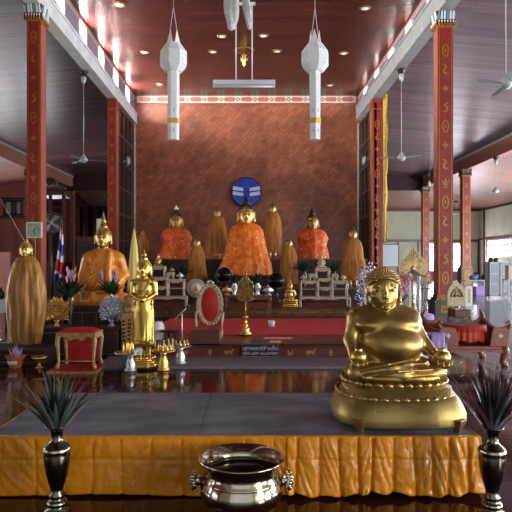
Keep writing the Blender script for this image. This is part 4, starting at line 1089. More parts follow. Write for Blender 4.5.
def standing_cape(label, px, pyb, pyt, d, prof, robem, gold='face_shade', hr=.062, zb=None, ky=.6, seed=1, hairm='gold_dark', feet=True, n=8, amp=.06):
    k = d/F; zb = Z(pyb,d) if zb is None else zb; H = Z(pyt,d)-zb
    e = thing('robed_standing_statue', label, 'statue', (X(px,d), d, zb))
    v = lambda x, y, z: (x*H, y*H, z*H); pr = []
    pr.append(('e', v(0,0,.62), v(.085,.055,.20), None, 1, None))
    for s in (-1, 1):
        pr.append(('c', v(s*.05,0,.5), v(s*.045,0,.05), .05*H, .026*H, None, 1)); pr.append(('c', v(s*.045,0,.022), v(s*.05,-.06,.016), .02*H, .016*H, None, 1))
        pr.append(('c', v(s*.08,0,.77), v(s*.11,.0,.55), .03*H, .026*H, None, 1)); pr.append(('c', v(s*.11,0,.55), v(s*.10,-.03,.40), .024*H, .016*H, None, 1))
    pr.append(('c', v(0,0,.80), v(0,0,.86), .03*H, .028*H, .02*H, 1))
    head(pr, 0, 0, .885*H, hr*H)
    sdf_mesh('body', pr+[('z', 0.)], gold, e, res=.0065*H, k=.03*H)
    hair(e, 0, 0, .885*H, hr*H, H, hairm, flame=True, ush=.4)
    MB().grid(cape([(z*H, r*H, 0) for z, r in prof], n, amp, seed, ky=ky), 96, 44).build('robe', robem, e, fix=False, solid=.008)
    return e
def pedestal(label, px, d, z0, z1, w, matn='dark_wood'):
    e = thing('statue_pedestal', label, 'pedestal', (X(px,d), d, z0)); h = z1-z0
    MB().bx(-w/2,w/2,-w*.4,w*.4,0,h*.9).build('block', matn, e, bev=.01); MB().bx(-w/2-.03,w/2+.03,-w*.4-.03,w*.4+.03,h*.9,h).build('top', 'brown_wood', e, bev=.006)
standing_cape('big standing statue draped in a long brown-gold robe at the far left', 26, 352, 238, 8.6, [(.015,.13),(.12,.15),(.3,.175),(.5,.178),(.65,.15),(.76,.118),(.815,.085),(.835,.045)], 'robe_gold', 'gold', .052, zb=.225, hairm='gold')
standing_cape('standing statue in tan robe, upper left of the central orange statue', 217.3, 259, 207.5, 18.6, [(.10,.19),(.22,.21),(.45,.195),(.62,.165),(.74,.14),(.81,.10),(.835,.05)], 'robe_tan', zb=1.62, seed=4)
standing_cape('standing statue in tan robe, upper right of the central orange statue', 272.5, 259, 202.5, 18.6, [(.10,.14),(.22,.165),(.45,.165),(.62,.15),(.74,.13),(.81,.095),(.835,.05)], 'robe_tan', zb=1.62, seed=5)
standing_cape('slim standing statue in tan robe just behind the round portrait fan', 197, 286, 237.5, 15.9, [(.06,.215),(.22,.205),(.45,.175),(.62,.15),(.74,.125),(.81,.09),(.835,.05)], 'robe_tan', zb=.8, seed=6)
standing_cape('slim standing statue in tan robe behind the small bright gold statue', 289, 286, 238, 15.9, [(.06,.18),(.22,.175),(.45,.165),(.62,.15),(.74,.125),(.81,.09),(.835,.05)], 'robe_tan', zb=.8, seed=7)
standing_cape('broad standing statue in tan robe at the right end of the altar, by the lattice', 353, 292, 228, 15.5, [(.12,.15),(.2,.195),(.36,.205),(.52,.165),(.66,.16),(.76,.135),(.815,.09),(.835,.05)], 'robe_tan', zb=.8, seed=8)
standing_cape('small standing statue in tan robe above the yellow furled parasol', 142.5, 264, 229.5, 18.9, [(.10,.17),(.3,.2),(.5,.2),(.66,.18),(.76,.15),(.815,.1),(.835,.05)], 'robe_tan', zb=1.62, seed=9)

# gold standing figure with an alms bowl
d = 7.92; k = d/F
e = thing('standing_gold_statue', 'slender bright gold standing statue holding an alms bowl, on a lotus pedestal', 'statue', (X(144,d), d, Z(372,d)*0+.03))
zo = .03
def p(px, py, f=0): return ((px-144)*k, -f*k, Z(py,d)-zo)
pr = []
E = lambda px, py, f, rx, ry, rz, kk=None, s=1: pr.append(('e', p(px,py,f), (rx*k, ry*k, rz*k), kk, s, None))
C = lambda a, b, ra, rb, kk=None, s=1: pr.append(('c', p(*a), p(*b), ra*k, rb*k, kk, s))
E(144,289,0,9.5,5.5,12); C((136,282,0),(152,282,0),4,4); E(144,303,0,8.6,5.5,9); C((144,304,0),(144.5,338,0),8.2,7.8,.05)
C((139.5,312,1),(139,343,0),5.2,4.6,.04); C((149,312,1),(149.5,343,0),5.2,4.6,.04)
pr.append(('e', p(144,343,0), (9.8*k,6.2*k,3.6*k), .02, 1, None)); pr.append(('e', p(144,352,0), (20*k,20*k,6.0*k), .004, -1, None))
C((140,340,0),(139.6,355,0),2.9,2.1,.01); C((148.6,340,0),(148.8,355,0),2.9,2.1,.01); C((139.6,356,0),(139,356.6,5),2.2,1.7,.01); C((148.8,356,0),(149.4,356.6,5),2.2,1.7,.01)
C((133.8,283,0),(132.6,294,1.5),3.2,2.7,.02); C((132.6,294,1.5),(139.5,298.5,7),2.5,1.8,.02); C((154.2,283,0),(155.4,294,1.5),3.2,2.7,.02); C((155.4,294,1.5),(148.5,298.5,7),2.5,1.8,.02)
for s in (-1,1):
    for j in range(4): C((144+s*4.2,297.6+j*.9,7.5),(144+s*1.0,297.9+j*.9,10.8),.75,.5,.004)
    C((144+s*4.4,297,7),(144+s*3.6,295.2,9),.8,.6,.004)
C((144,281,0),(144,275,0),2.8,2.7,.02)
head(pr, 0, -.5*k, Z(269,d)-zo, 6.7*k)
# robe hems: folded shoulder band and wavy front fall
C((150.5,281,4.2),(140,303,6.6),1.1,.8,.01); C((146,305,6),(145,340,7.6),.9,.9,.01); C((148,305,5.6),(148.6,341,7),.7,.7,.01); C((136,300,3.8),(135.4,341,4.2),.8,.8,.01); C((153,300,3.6),(153.4,341,4),.8,.8,.01)
C((135.2,303.4,4.4),(152.8,303.4,4.4),.9,.9,.01)
sdf_mesh('body', pr, 'gold_bright', e, res=.0062, k=.025)
hair(e, 0, -.5*k, Z(269,d)-zo, 6.7*k, Z(249,d)-zo, 'gold_bright')
m = MB(); c = p(144,299,9.2); m.lathe([(0,-.045),(.03,-.042),(.052,-.015),(.05,.012),(.04,.022),(.036,.015),(0,.01)], c, 24); m.build('alms_bowl', 'gold_bright', e)
m = MB(); zt = Z(357.6,d)-zo; hb = zt
m.lathe([(.19,0),(.2,.012),(.2,.05),(.175,.06),(.17,.075),(.125,.085),(.12,.105),(.15,.13),(.155,.15),(.14,hb),(0,hb)], seg=8, sm=False, M=Matrix.Rotation(PI/8,4,'Z'))
for q_ in range(22):
    a = 2*PI*q_/22; m.ell((.148*math.cos(a), .148*math.sin(a), .128), (.022,.022,.026), 8, 6); 
m.build('lotus_pedestal', 'gold_bright', e)
# ------------------------------------------------------------------ left side: black stands, trees, stool, trays
def table(name, lab, cat, loc, w, dp, h, m_top, m_leg, cushion=None, carved=True, leg_r=.022, t=.03, group=None, apron_h=.06, foot=True, rz=0):
    e = thing(name, lab, cat, loc, rz, group=group)
    MB().bx(-w/2,w/2,-dp/2,dp/2,h-t,h).build('top', m_top, e, bev=.004)
    m = MB(); n = max(6, int(w/.03))
    def scal(u): return -apron_h*(.45+.25*math.cos(u*PI*6)+.3*math.exp(-((u-.5)/.14)**2))
    for sy in (-1, 1):
        y = sy*(dp/2-.012)
        for i in range(n):
            u0, u1 = i/n, (i+1)/n; xa, xb = -w/2+.01+u0*(w-.02), -w/2+.01+u1*(w-.02)
            if carved: m.add([(xa,y-.008,h-t),(xb,y-.008,h-t),(xb,y-.008,h-t+scal(u1)),(xa,y-.008,h-t+scal(u0)),(xa,y+.008,h-t),(xb,y+.008,h-t),(xb,y+.008,h-t+scal(u1)),(xa,y+.008,h-t+scal(u0))],
                  [(0,3,2,1),(4,5,6,7),(3,7,6,2)])
        if not carved: m.bx(-w/2+.02,w/2-.02,y-.008,y+.008,h-t-apron_h*.6,h-t)
    for sx in (-1, 1): m.bx(sx*(w/2-.012)-.008, sx*(w/2-.012)+.008, -dp/2+.012, dp/2-.012, h-t-apron_h*.5, h-t)
    m.build('apron', m_leg, e, fix=False)
    for sx in (-1, 1):
        for sy in (-1, 1):
            x, y = sx*(w/2-leg_r*1.1), sy*(dp/2-leg_r*1.1); H = h-t
            pts = [(x, y, H), (x+sx*leg_r*.5, y+sy*leg_r*.4, H*.82), (x+sx*leg_r*.1, y, H*.5), (x-sx*leg_r*.2, y, H*.2), (x+sx*leg_r*.5, y+sy*leg_r*.3, H*.06), (x+sx*leg_r*.5, y+sy*leg_r*.3, 0)]
            MB().tube(pts, [leg_r*1.2, leg_r*1.25, leg_r*.85, leg_r*.75, leg_r*1.15, leg_r*1.1], 8).build('leg', m_leg, e)
    return e
def block(name, lab, cat, x0, x1, y0, y1, z0, z1, mm, lip=True):
    e = thing(name, lab, cat, ((x0+x1)/2, (y0+y1)/2, z0)); w, q, h = (x1-x0)/2, (y1-y0)/2, z1-z0
    MB().bx(-w,w,-q,q,0,h-.03).build('body', mm, e, bev=.006)
    MB().bx(-w-.02,w+.02,-q-.02,q+.02,h-.03,h).build('top', mm, e, bev=.005)
    m = MB()
    for i in range(1, 4): m.bx(-w+2*w*i/4-.008, -w+2*w*i/4+.008, -q-.006, -q, .04, h-.06)
    m.bx(-w+.02, w-.02, -q-.008, -q, .04, .055); m.bx(-w+.02, w-.02, -q-.008, -q, h-.08, h-.065); m.build('panel_moulding', 'gold_dark', e); return e
block('black_stand', 'tall black lacquered stand under the orange-robed seated statue on the left', 'stand', X(70,9.6), X(125.5,9.6), 9.5, 10.7, 0, .715, 'altar_dark')
block('black_stand', 'lower black shelf stand carrying the gold and silver leaf trees', 'stand', X(44,9.1), X(121.5,9.1), 8.85, 9.42, 0, .455, 'altar_dark')
block('black_stand', 'low black platform under the big robed standing statue at the far left', 'stand', X(-14,8.4), X(50,8.4), 8.12, 8.78, 0, .222, 'altar_dark')
# seat of the left seated statue
o = MB().bx(X(80,10),X(127,10),9.66,10.35,.717,Z(305,10)-.002).build('statue_plinth', 'altar_dark', bev=.003); tag(o, 'thin dark plinth directly beneath the orange-robed seated statue on the left', 'plinth')
# leaf trees of metal
def metal_tree(lab, px, pb, pt, wpx, d, matn, group=None, zb=None):
    k = d/F; zb = Z(pb,d) if zb is None else zb; H = Z(pt,d)-zb; W = wpx*k/2
    e = thing('metal_tree', lab, 'ornament', (X(px,d), d, zb))
    MB().lathe([(0,0),(.045,0),(.05,.012),(.03,.025),(.018,.05),(.03,.07),(.045,.09),(.03,.10),(0,.10)], seg=20).build('stand', matn, e)
    m = MB(); r = random.Random(int(px)); cz = H*.52
    n = 300
    for i in range(n):
        z = 1-2*(i+.5)/n; a = i*2.39996; q = math.sqrt(1-z*z)
        if z < -.72: continue
        dx, dy, dz = q*math.cos(a), q*math.sin(a)*.6, z
        t = r.uniform(.62, 1.0)
        c = Vector((dx*W*t, dy*W*t, cz+dz*(H-cz)*t))
        o = Vector((dx, dy, dz*.9+.5)).normalized(); s = o.cross(Vector((0,1,.2))).normalized(); L_ = .040; w = .015
        m.add([tuple(c-o*.012), tuple(c+s*w), tuple(c+o*L_), tuple(c-s*w), tuple(c+Vector((0,-.006,0)))], [(0,1,4),(1,2,4),(2,3,4),(3,0,4)], 0, False)
        if i % 6 == 0: m.tube([(0,0,.08),tuple(Vector((0,0,cz*.5))*.6+c*.4),tuple(c)], .0028, 4)
    m.build('leaves', matn, e, fix=False)
mat('tinsel_gold', (.7,.42,.10), .35, .8); mat('tinsel_silver', (.55,.60,.72), .35, .7)
metal_tree('round gold leaf tree ornament on a low foot, left of the red stool', 57, 326, 298, 25, 9.1, 'tinsel_gold', zb=.456)
metal_tree('round silver leaf tree ornament on a low foot, in front of the left seated statue', 111.5, 326, 295, 25, 9.1, 'tinsel_silver', zb=.456)
# green plants with dark pots behind the trees
def potted(lab, px, py_rim, d, zb, n, L0, L1, w, spread, seed, mats, pot='black', mi=(0,1), pr=.05, flowers=None, cat='plant'):
    zr = Z(py_rim, d); e = thing('potted_plant', lab, cat, (X(px,d), d, zb)); h = max(.06, zr-zb)
    MB().lathe([(0,0),(pr*.6,0),(pr*.65,.01),(pr*.45,h*.15),(pr*.95,h*.55),(pr*.9,h*.75),(pr*.5,h*.92),(pr*.75,h),(pr*.4,h-.005),(0,h-.01)], seg=20).build('pot', pot, e)
    m = MB(); blades(m, n, L0, L1, w, spread, seed, mi, .35, z0=h); m.build('foliage', mats, e, fix=False)
    if flowers:
        r = random.Random(seed)
        for _ in range(flowers[1]):
            a = r.uniform(0, 6.28); rr = r.uniform(.0, .7)*L1*.6; f = MB()
            for p_ in range(7):
                R = Matrix.Translation((rr*math.cos(a), rr*math.sin(a)*.6-.03, h+r.uniform(.45,.8)*L1)) @ Matrix.Rotation(p_*PI*2/7, 4, 'Z') @ Matrix.Rotation(.35, 4, 'X')
                f.ell((0,-.008,.03), (.018,.008,.06), 6, 6, 0, R)
            f.build('flower', flowers[0], e)
mat('flower_pink', (.62,.25,.38), .5, col2=(.75,.45,.5), scale=30); mat('flower_violet', (.30,.18,.50), .5, col2=(.45,.3,.6), scale=30); mat('flower_orange', (.8,.28,.03), .5)
potted('leafy green potted plant with pink flowers beside the flag', 70, 296, 9.25, .456, 60, .26, .52, .036, .80, 31, ['leaf_green','leaf_dark'], flowers=('flower_pink',3))
potted('leafy green potted plant with violet flowers before the orange-robed left statue', 112, 294, 9.33, .456, 56, .24, .44, .034, .82, 32, ['leaf_green','leaf_dark'], flowers=('flower_violet',3))
# flag
mat('flag_red', (.55,.02,.03), .7); mat('flag_white', (.75,.74,.76), .7); mat('flag_blue', (.03,.045,.30), .7)
d = 9.75; k = d/F
e = thing('striped_flag', 'limp red, white and blue striped flag hanging behind the gold leaf tree', 'flag', (X(61,d), d, 0))
def ff(u, v):
    yy = 228+54*v; w = .9+5.0*v**.8; x0 = 61.3-3.0*v-w*.9
    px = x0+u*w*2; return ((px-61)*k, .035*math.sin(u*14+v*3)*(.3+v), Z(yy,d)+.02*math.sin(u*7))
m = MB(); nu, nv = 26, 60
m.grid(ff, nu, nv)
seq = [(.05,0),(.24,1),(.47,2),(.60,1),(.82,0),(.88,1),(1.2,2)]
for i, f in enumerate(m.f):
    u, v = (i % nu)/nu, (i//nu)/nv; t = v+.17*(u-.5)*(-1)+ (.0 if v < .5 else -.10*(.5-u))
    for (lim, c) in seq:
        if t <= lim: m.m[i] = c; break
m.build('cloth', ['flag_red','flag_white','flag_blue'], e, fix=False)
MB().tube([(.03,.03,0),((61.5-61)*k,.02,Z(225,d))], .012).build('pole', 'brown_wood', e)
# red and gold stool on its mat
d = 7.72
mat('carved_gold', (.55,.36,.14), .45, .45, col2=(.30,.17,.06), scale=32, bump=.5, bscale=50)
e = thing('red_mat', 'flat red velvet mat with gold edging under the stool', 'mat', (X(76,7.7), 7.75, 0))
MB().bx(-.33,.33,-.27,.30,0,.035).build('pad', 'carved_gold', e, bev=.005); MB().bx(-.32,.32,-.255,.29,.035,.045).build('velvet_top', 'red_velvet', e, bev=.003)
st = table('ceremonial_stool', 'small carved gold stool with a red velvet seat, left of the gold standing statue', 'stool', (X(79.5,7.78), 7.80, .046), .54, .40, .49, 'carved_gold', 'carved_gold', leg_r=.026, apron_h=.10)
m = MB(); 
def cush(u, v):
    x, y = (u*2-1), (v*2-1); hgt = .05*(1-abs(x)**4)*(1-abs(y)**4)
    return (x*.262, y*.192, .49+.004+hgt)
m.grid(cush, 24, 20); m.bx(-.262,.262,-.192,.192,.485,.496); m.build('cushion', 'red_velvet', st)
m = MB(); m.tube([(-.24,-.17,.10),(.24,-.17,.10)], .010); m.build('stretcher', 'carved_gold', st); MB().bx(-.23,.23,.165,.172,.04,.45).build('back_cloth', 'red_velvet', st)
# pot of lotus offerings and gold footed bowl at the far left
mat('pot_orange', (.50,.13,.05), .45); mat('purple_cloth', (.36,.22,.58), .65, col2=(.5,.33,.68), scale=8, bump=.2)
d = 8.0; e = thing('offering_pot', 'small orange pot with a white label holding folded violet and white offerings', 'pot', (X(17,d), d-.05, 0))
MB().lathe([(0,0),(.075,0),(.08,.012),(.11,.12),(.135,.165),(.14,.175),(.13,.175),(.1,.12),(0,.11)], seg=32).build('pot', 'pot_orange', e)
m = MB(); m.grid(lambda u, v: (.122*math.sin((u-.5)*1.1)*(.86+.2*v), -.124*math.cos((u-.5)*1.1)*(.86+.2*v)-.004, .05+v*.06), 10, 2); m.build('paper_label', 'white_paint', e, solid=.002)
m = MB(); blades(m, 26, .14, .25, .018, .5, 44, (0,1,1,2), .1, z0=.13); m.build('offerings', ['white_paint','purple_cloth','flower_pink'], e, fix=False)
e = thing('footed_bowl', 'small gold footed bowl of dark flowers beside the orange pot', 'bowl', (X(40.5,d), d-.05, 0))
MB().lathe([(0,0),(.05,0),(.052,.01),(.02,.03),(.016,.07),(.03,.085),(.085,.125),(.11,.16),(.1,.158),(.03,.1),(0,.1)], seg=28, lobe=8, lamp=.05).build('bowl', 'gold_bright', e)
m = MB(); blades(m, 24, .05, .11, .015, .95, 45, (0,1), .3, z0=.13); m.build('flowers', ['purple_cloth','leaf_dark'], e, fix=False)
# offering trays with little jars and candles
def tray(lab, px, d, w, zt, mm, zb):
    e = thing('pedestal_tray', lab, 'tray', (X(px,d), d, zb)); h = zt-zb
    MB().lathe([(0,0),(.085,0),(.09,.02),(.06,.04),(.075,.08),(.062,.12),(.035,h*.8),(.06,h-.02)], seg=24, lobe=8, lamp=.03).build('foot', mm, e)
    MB().lathe([(0,h-.025),(w*.6,h-.022),(w*.95,h-.005),(w,h+.006),(w*.97,h+.008),(w*.85,h-.006),(0,h-.008)], seg=40).build('dish', mm, e)
    return e
tray('silver pedestal tray of small candles at the left foot of the gold standing statue', 130.5, 7.72, .225, Z(352.5,7.72), 'silver', .0)
tray('gold pedestal tray crowded with small jars right of the gold standing statue', 163.5, 7.75, .18, Z(350.5,7.75), 'gold_bright', .0)
tray('small rear silver tray of gilt jars beside the gold pedestal tray', 180.5, 8.1, .16, Z(346,8.1), 'silver', .03)
def small(kind, name, lab, cat, group, px, d, z, sc, mm):
    e = MB()
    if kind == 0: e.lathe([(0,0),(.018,0),(.02,.012),(.010,.022),(.008,.03),(.008,.105),(.004,.118),(0,.125)], seg=12)
    elif kind == 1: e.lathe([(0,0),(.018,0),(.024,.02),(.02,.04),(.008,.05),(.014,.058),(.01,.066),(.004,.08),(0,.09)], seg=14)
    else: e.lathe([(0,0),(.016,0),(.012,.012),(.02,.03),(.03,.05),(.026,.05),(0,.035)], seg=14)
    o = e.build(name, mm); o.location = (X(px,d), d, z); o.scale = (sc,sc,sc); tag(o, lab, cat, group); return o
c0 = small(0, 'offering_candle', 'small gilt candle standing on the left silver pedestal tray', 'candle', 'candles on the silver tray', 123.5, 7.62, Z(352.5,7.72)-.006, 1.25, 'gold_bright')
for (px, dd) in ((126.5,7.66),(129.8,7.62),(133,7.66),(128,7.76),(131.6,7.8)): dup(c0, (X(px,dd), dd, Z(352.5,7.72)-.006))
c1 = small(2, 'offering_cup', 'tiny white cup on the right half of the silver pedestal tray', 'cup', 'cups on the silver tray', 137, 7.64, Z(352.5,7.72)-.006, 1.3, 'white_porcelain')
for (px, dd) in ((140,7.66),(138.5,7.74),(134.6,7.56)): dup(c1, (X(px,dd), dd, Z(352.5,7.72)-.006))
c2 = small(1, 'offering_jar', 'tiny lidded gilt jar on the gold pedestal tray', 'jar', 'jars on the gold tray', 158, 7.66, Z(350.5,7.75)-.006, 1.2, 'gold_bright')
for (px, dd) in ((162.5,7.64),(166.8,7.66),(170.5,7.72),(160,7.78),(165,7.8)): dup(c2, (X(px,dd), dd, Z(350.5,7.75)-.006))
c3 = small(0, 'offering_candle', 'slim pale candle on the gold pedestal tray', 'candle', 'candles on the gold tray', 155, 7.72, Z(350.5,7.75)-.006, 1.4, 'bone')
for (px, dd) in ((168.6,7.8),(163.6,7.7),(172.5,7.8)): dup(c3, (X(px,dd), dd, Z(350.5,7.75)-.006))
c4 = small(1, 'offering_jar', 'tiny lidded gilt jar on the small rear silver tray', 'jar', 'jars on the rear silver tray', 176, 8.05, Z(346,8.1)-.006, 1.3, 'gold')
for (px, dd) in ((180,8.02),(184,8.06),(187,8.1)): dup(c4, (X(px,dd), dd, Z(346,8.1)-.006))
# gilded stand with a lidded jar, white bowl, round table
d = 9.0; e = thing('carved_gilt_stand', 'carved gilt box stand just left of the gold standing statue, behind its shoulder', 'stand', (X(131,d), d, 0))
MB().bx(-.13,.13,-.12,.12,0,Z(312,d)).build('box', 'carved_gold', e, bev=.008); m = MB()
for i in range(7):
    for j in range(3): m.ell((-.09+j*.09, -.12, .2+i*.06+.02*(j%2)), (.035,.012,.02), 8, 6)
m.build('carved_relief', 'gold_dark', e)
o = MB().lathe([(0,0),(.11,0),(.12,.03),(.09,.06),(.13,.12),(.14,.18),(.10,.25),(.05,.28),(.07,.30),(.04,.34),(0,.38)], seg=28, lobe=10, lamp=.03).build('lidded_jar', 'carved_gold'); o.location = (X(131,d), d, Z(312,d)); tag(o, 'large lidded gilt jar on the carved gilt stand, left of the gold standing statue', 'jar')
d = 9.3; o = MB().lathe([(0,0),(.08,0),(.085,.02),(.11,.10),(.13,.18),(.115,.25),(.09,.28),(.1,.3),(.08,.29),(0,.25)], seg=32).build('white_urn', 'white_porcelain'); o.location = (X(157,d), d, .212); tag(o, 'round white porcelain urn on the podium behind the gold standing statue', 'urn')
e = thing('round_table', 'small round black table right behind the offering trays', 'table', (X(170,9.1), 9.1, .2)); h = Z(330,9.1)-.2
MB().lathe([(0,h-.03),(.16,h-.03),(.17,h-.015),(.16,h),(0,h)], seg=32).build('tabletop', 'black', e)
for s in range(3): a = s*2.1+.4; MB().tube([(.06*math.cos(a),.06*math.sin(a),h-.03),(.13*math.cos(a),.13*math.sin(a),0)], .012).build('leg', 'black', e)
# microphone stand
d = 9.0; e = thing('microphone_stand', 'thin black microphone stand with an angled boom before the red carpet', 'stand', (X(182,d), d, .2)); h = Z(314,d)-.2
MB().lathe([(0,0),(.11,0),(.11,.012),(.02,.03),(0,.03)], seg=24).build('base', 'black', e)
MB().tube([(0,0,.02),(0,0,h)], .010).build('pole', 'white_metal', e); MB().tube([((174-182)*d/F,-.05,Z(320,d)-.2),((186.5-182)*d/F,.03,Z(308,d)-.2)], .008).build('boom', 'grey_paint', e)
MB().tube([((186-182)*d/F,.03,Z(308.4,d)-.2),((189-182)*d/F,.05,Z(305.5,d)-.2)], [.013,.022]).build('microphone', 'black', e)
# yellow furled ceremonial parasol
mat('yellow_cloth', (.80,.70,.22), .6, col2=(.70,.60,.16), scale=6)
d = 11.2; e = thing('furled_parasol', 'pale yellow furled parasol standing upright between the left seated and standing statues', 'parasol', (X(134,d), d, 0)); zt = Z(228,d)
MB().lathe([(.12,.9),(.112,1.1),(.09,1.5),(.058,1.85),(.022,zt-.08),(.006,zt)], seg=32, lobe=8, lamp=.10).build('canopy', 'yellow_cloth', e); MB().tube([(0,0,0),(0,0,.95)], .015).build('pole', 'brown_wood', e)
# clock on the near left column with its cord
e = thing('wall_clock', 'square pale clock hung on the front of the big left column', 'clock', (X(33.5,13.8), 13.86, Z(230,13.86))); r = 8*13.85/F
MB().bx(-r,r,-.03,.02,-r,r).build('case', 'white_paint', e, bev=.02); mat('clock_face', (.42,.52,.42), .3, col2=(.3,.4,.3), scale=10); MB().bx(-r*.84,r*.84,-.034,-.03,-r*.84,r*.84).build('face', 'clock_face', e)
m = MB()
for i in range(12): a = i*PI/6; m.bx(r*.66*math.sin(a)-.006,r*.66*math.sin(a)+.006,-.037,-.034,r*.66*math.cos(a)-.012,r*.66*math.cos(a)+.012)
m.build('hour_marks', 'black', e)
for a, l in ((.9,.45),(2.9,.6)): MB().tube([(0,-.038,0),(r*l*math.sin(a),-.038,r*l*math.cos(a))], .006, 6).build('hand', 'black', e)
MB().tube([(.02,-.0,-r),(.03,.005,-1.3)], .008, 6).build('cord', 'cream_trim', e)
# big round fan behind the column
e = thing('drum_fan', 'large grey round drum fan on a stand behind the big left column', 'fan', (X(51,17), 17, 0)); R = Matrix.Translation((0,0,Z(223,17))) @ Matrix.Rotation(.5, 4, 'Y') @ Matrix.Rotation(PI/2-.5, 4, 'X')
m = MB(); m.lathe([(.33,-.08),(.36,-.08),(.36,.08),(.33,.08)], seg=36, M=R, cap=False); m.build('ring', 'grey_stone', e)
m = MB(); [m.lathe([(rr,-.005),(rr+.006,.0),(rr,.005)], (0,0,.08), 32, M=R, cap=False) for rr in (.06,.12,.18,.24,.30)]; m.build('guard', 'grey_paint', e)
m = MB()
for kx in range(4): m.add([(.03,-.02,0),(.3,-.10,.03),(.31,.08,-.03),(.03,.03,0)], [(0,1,2,3)], M=R @ Matrix.Rotation(kx*PI/2, 4, 'Z'))
m.lathe([(0,-.06),(.06,-.04),(.06,.05),(0,.06)], seg=16, M=R); m.build('blades', 'grey_paint', e, fix=False)
MB().tube([(.0,.1,0),(.0,.1,Z(223,17))], .03).build('pole', 'black', e); MB().lathe([(0,0),(.3,0),(.3,.03),(0,.06)], (0,.1,0), 24).build('base', 'black', e)
make_fan('ceiling_fan', 'white ceiling fan far down the left aisle, above the drum fan', 6.9, Z(207,36), .1, (-12.72, 36, 0))
# dark carved canopy
d = 20.; e = thing('carved_pulpit', 'tall dark carved wooden pulpit with a scrolled crest behind the big left column', 'pulpit', (X(57,d), d, 0)); k = d/F; w = 11*k
MB().bx(-w,w,-.5,.5,0,1.5).build('base', 'altar_dark', e, bev=.02); m = MB()
for sx in (-1,1):
    for sy in (-1,1): MB().bx(sx*w-.05,sx*w+.05,sy*.45-.05,sy*.45+.05,1.5,Z(196,d)).build('post', 'dark_wood', e)
MB().bx(-w-.1,w+.1,-.6,.6,Z(197,d),Z(193,d)).build('roof', 'dark_wood', e, bev=.02)
m = MB()
for i in range(9):
    c = -w+2*w*i/8; hh = .28+.16*math.cos((i-4)*.6)
    m.tube([(c,-.58,Z(193,d)),(c+.09,-.6,Z(193,d)+hh*.5),(c,-.62,Z(193,d)+hh),(c-.07,-.6,Z(193,d)+hh*.75),(c-.02,-.6,Z(193,d)+hh*.55)], [.06,.055,.045,.035,.02], 8)
m.build('carved_crest', 'dark_wood', e)
# brown cabinet and white sheet behind the left seated statue
e = thing('wooden_cabinet', 'dark brown wooden cabinet behind the left seated statue', 'cabinet', (X(91,20), 20, 0)); zt = Z(237,20)
MB().bx(-.42,.42,-.3,.3,0,zt-.05).build('body', 'brown_wood', e, bev=.01); MB().bx(-.46,.46,-.34,.34,zt-.05,zt).build('top', 'brown_wood', e, bev=.01)
for s in (-1,1): dd_ = MB().bx(-.19,.19,-.02,0,.1,zt-.15).build('door', 'dark_wood', e); dd_.location = (s*.205,-.3,0); MB().ell((-s*.15,-.04,zt*.5), .02).build('knob', 'gold_dark', dd_)
o = MB().bx(-.13,.13,-.01,.01,0,Z(219,20)-zt).build('notice_board', 'white_paint'); o.location = (X(101,20), 19.9, zt); tag(o, 'narrow white board standing on the brown cabinet behind the seated statue head', 'board')
# far left table with white cloth
e = thing('cloth_table', 'table with a white cloth at the left picture edge, beside the robed standing statue', 'table', (X(-2,13), 13, 0)); zt = Z(299,13)
def cl(u, v): 
    a = u*2*PI; q = (abs(math.cos(a))**6+abs(math.sin(a))**6)**(-1/6); ex = 1+.05*(1-v)*math.sin(a*14)
    return (.32*q*math.cos(a)*ex, .26*q*math.sin(a)*ex, zt-.3+v*.3)
m = MB(); m.grid(cl, 90, 6); m.bx(-.32,.32,-.26,.26,zt-.006,zt+.002); m.build('cloth', 'white_paint', e, fix=False)
for sx in (-1,1):
    for sy in (-1,1): MB().tube([(sx*.27,sy*.2,zt),(sx*.27,sy*.2,0)], .02).build('leg', 'dark_wood', e)
r = random.Random(9)
for i, (px, lab) in enumerate(((.5,'black round jar at the very left edge on the white-clothed table'),(8.7,'black squat jar on the white-clothed table, nearer the robed statue'))):
    o = MB().lathe([(0,0),(.06,0),(.08,.06),(.085,.13),(.05,.2),(.03,.22),(.045,.25),(0,.27)], seg=20).build('dark_jar', 'black'); o.location = (X(px,13), 13, zt+.003); tag(o, lab, 'jar')
o = MB().bx(-.22,.22,-.02,.02,0,Z(252,20)).build('pale_board', 'beam_pink'); o.location = (X(2,20), 20.2, 0); tag(o, 'pale board standing against the pink wall at the left picture edge', 'board')
# cotton thread from the head of the far left statue
o = MB().tube([(X(24,8.6),8.6,Z(240,8.6)), (X(12,9.6),9.6,Z(219,9.6)), (X(-6,11),11,Z(188,11))], .0035, 6).build('sacred_thread', 'white_paint'); tag(o, 'thin white thread running up and left from the head of the far left statue', 'thread')

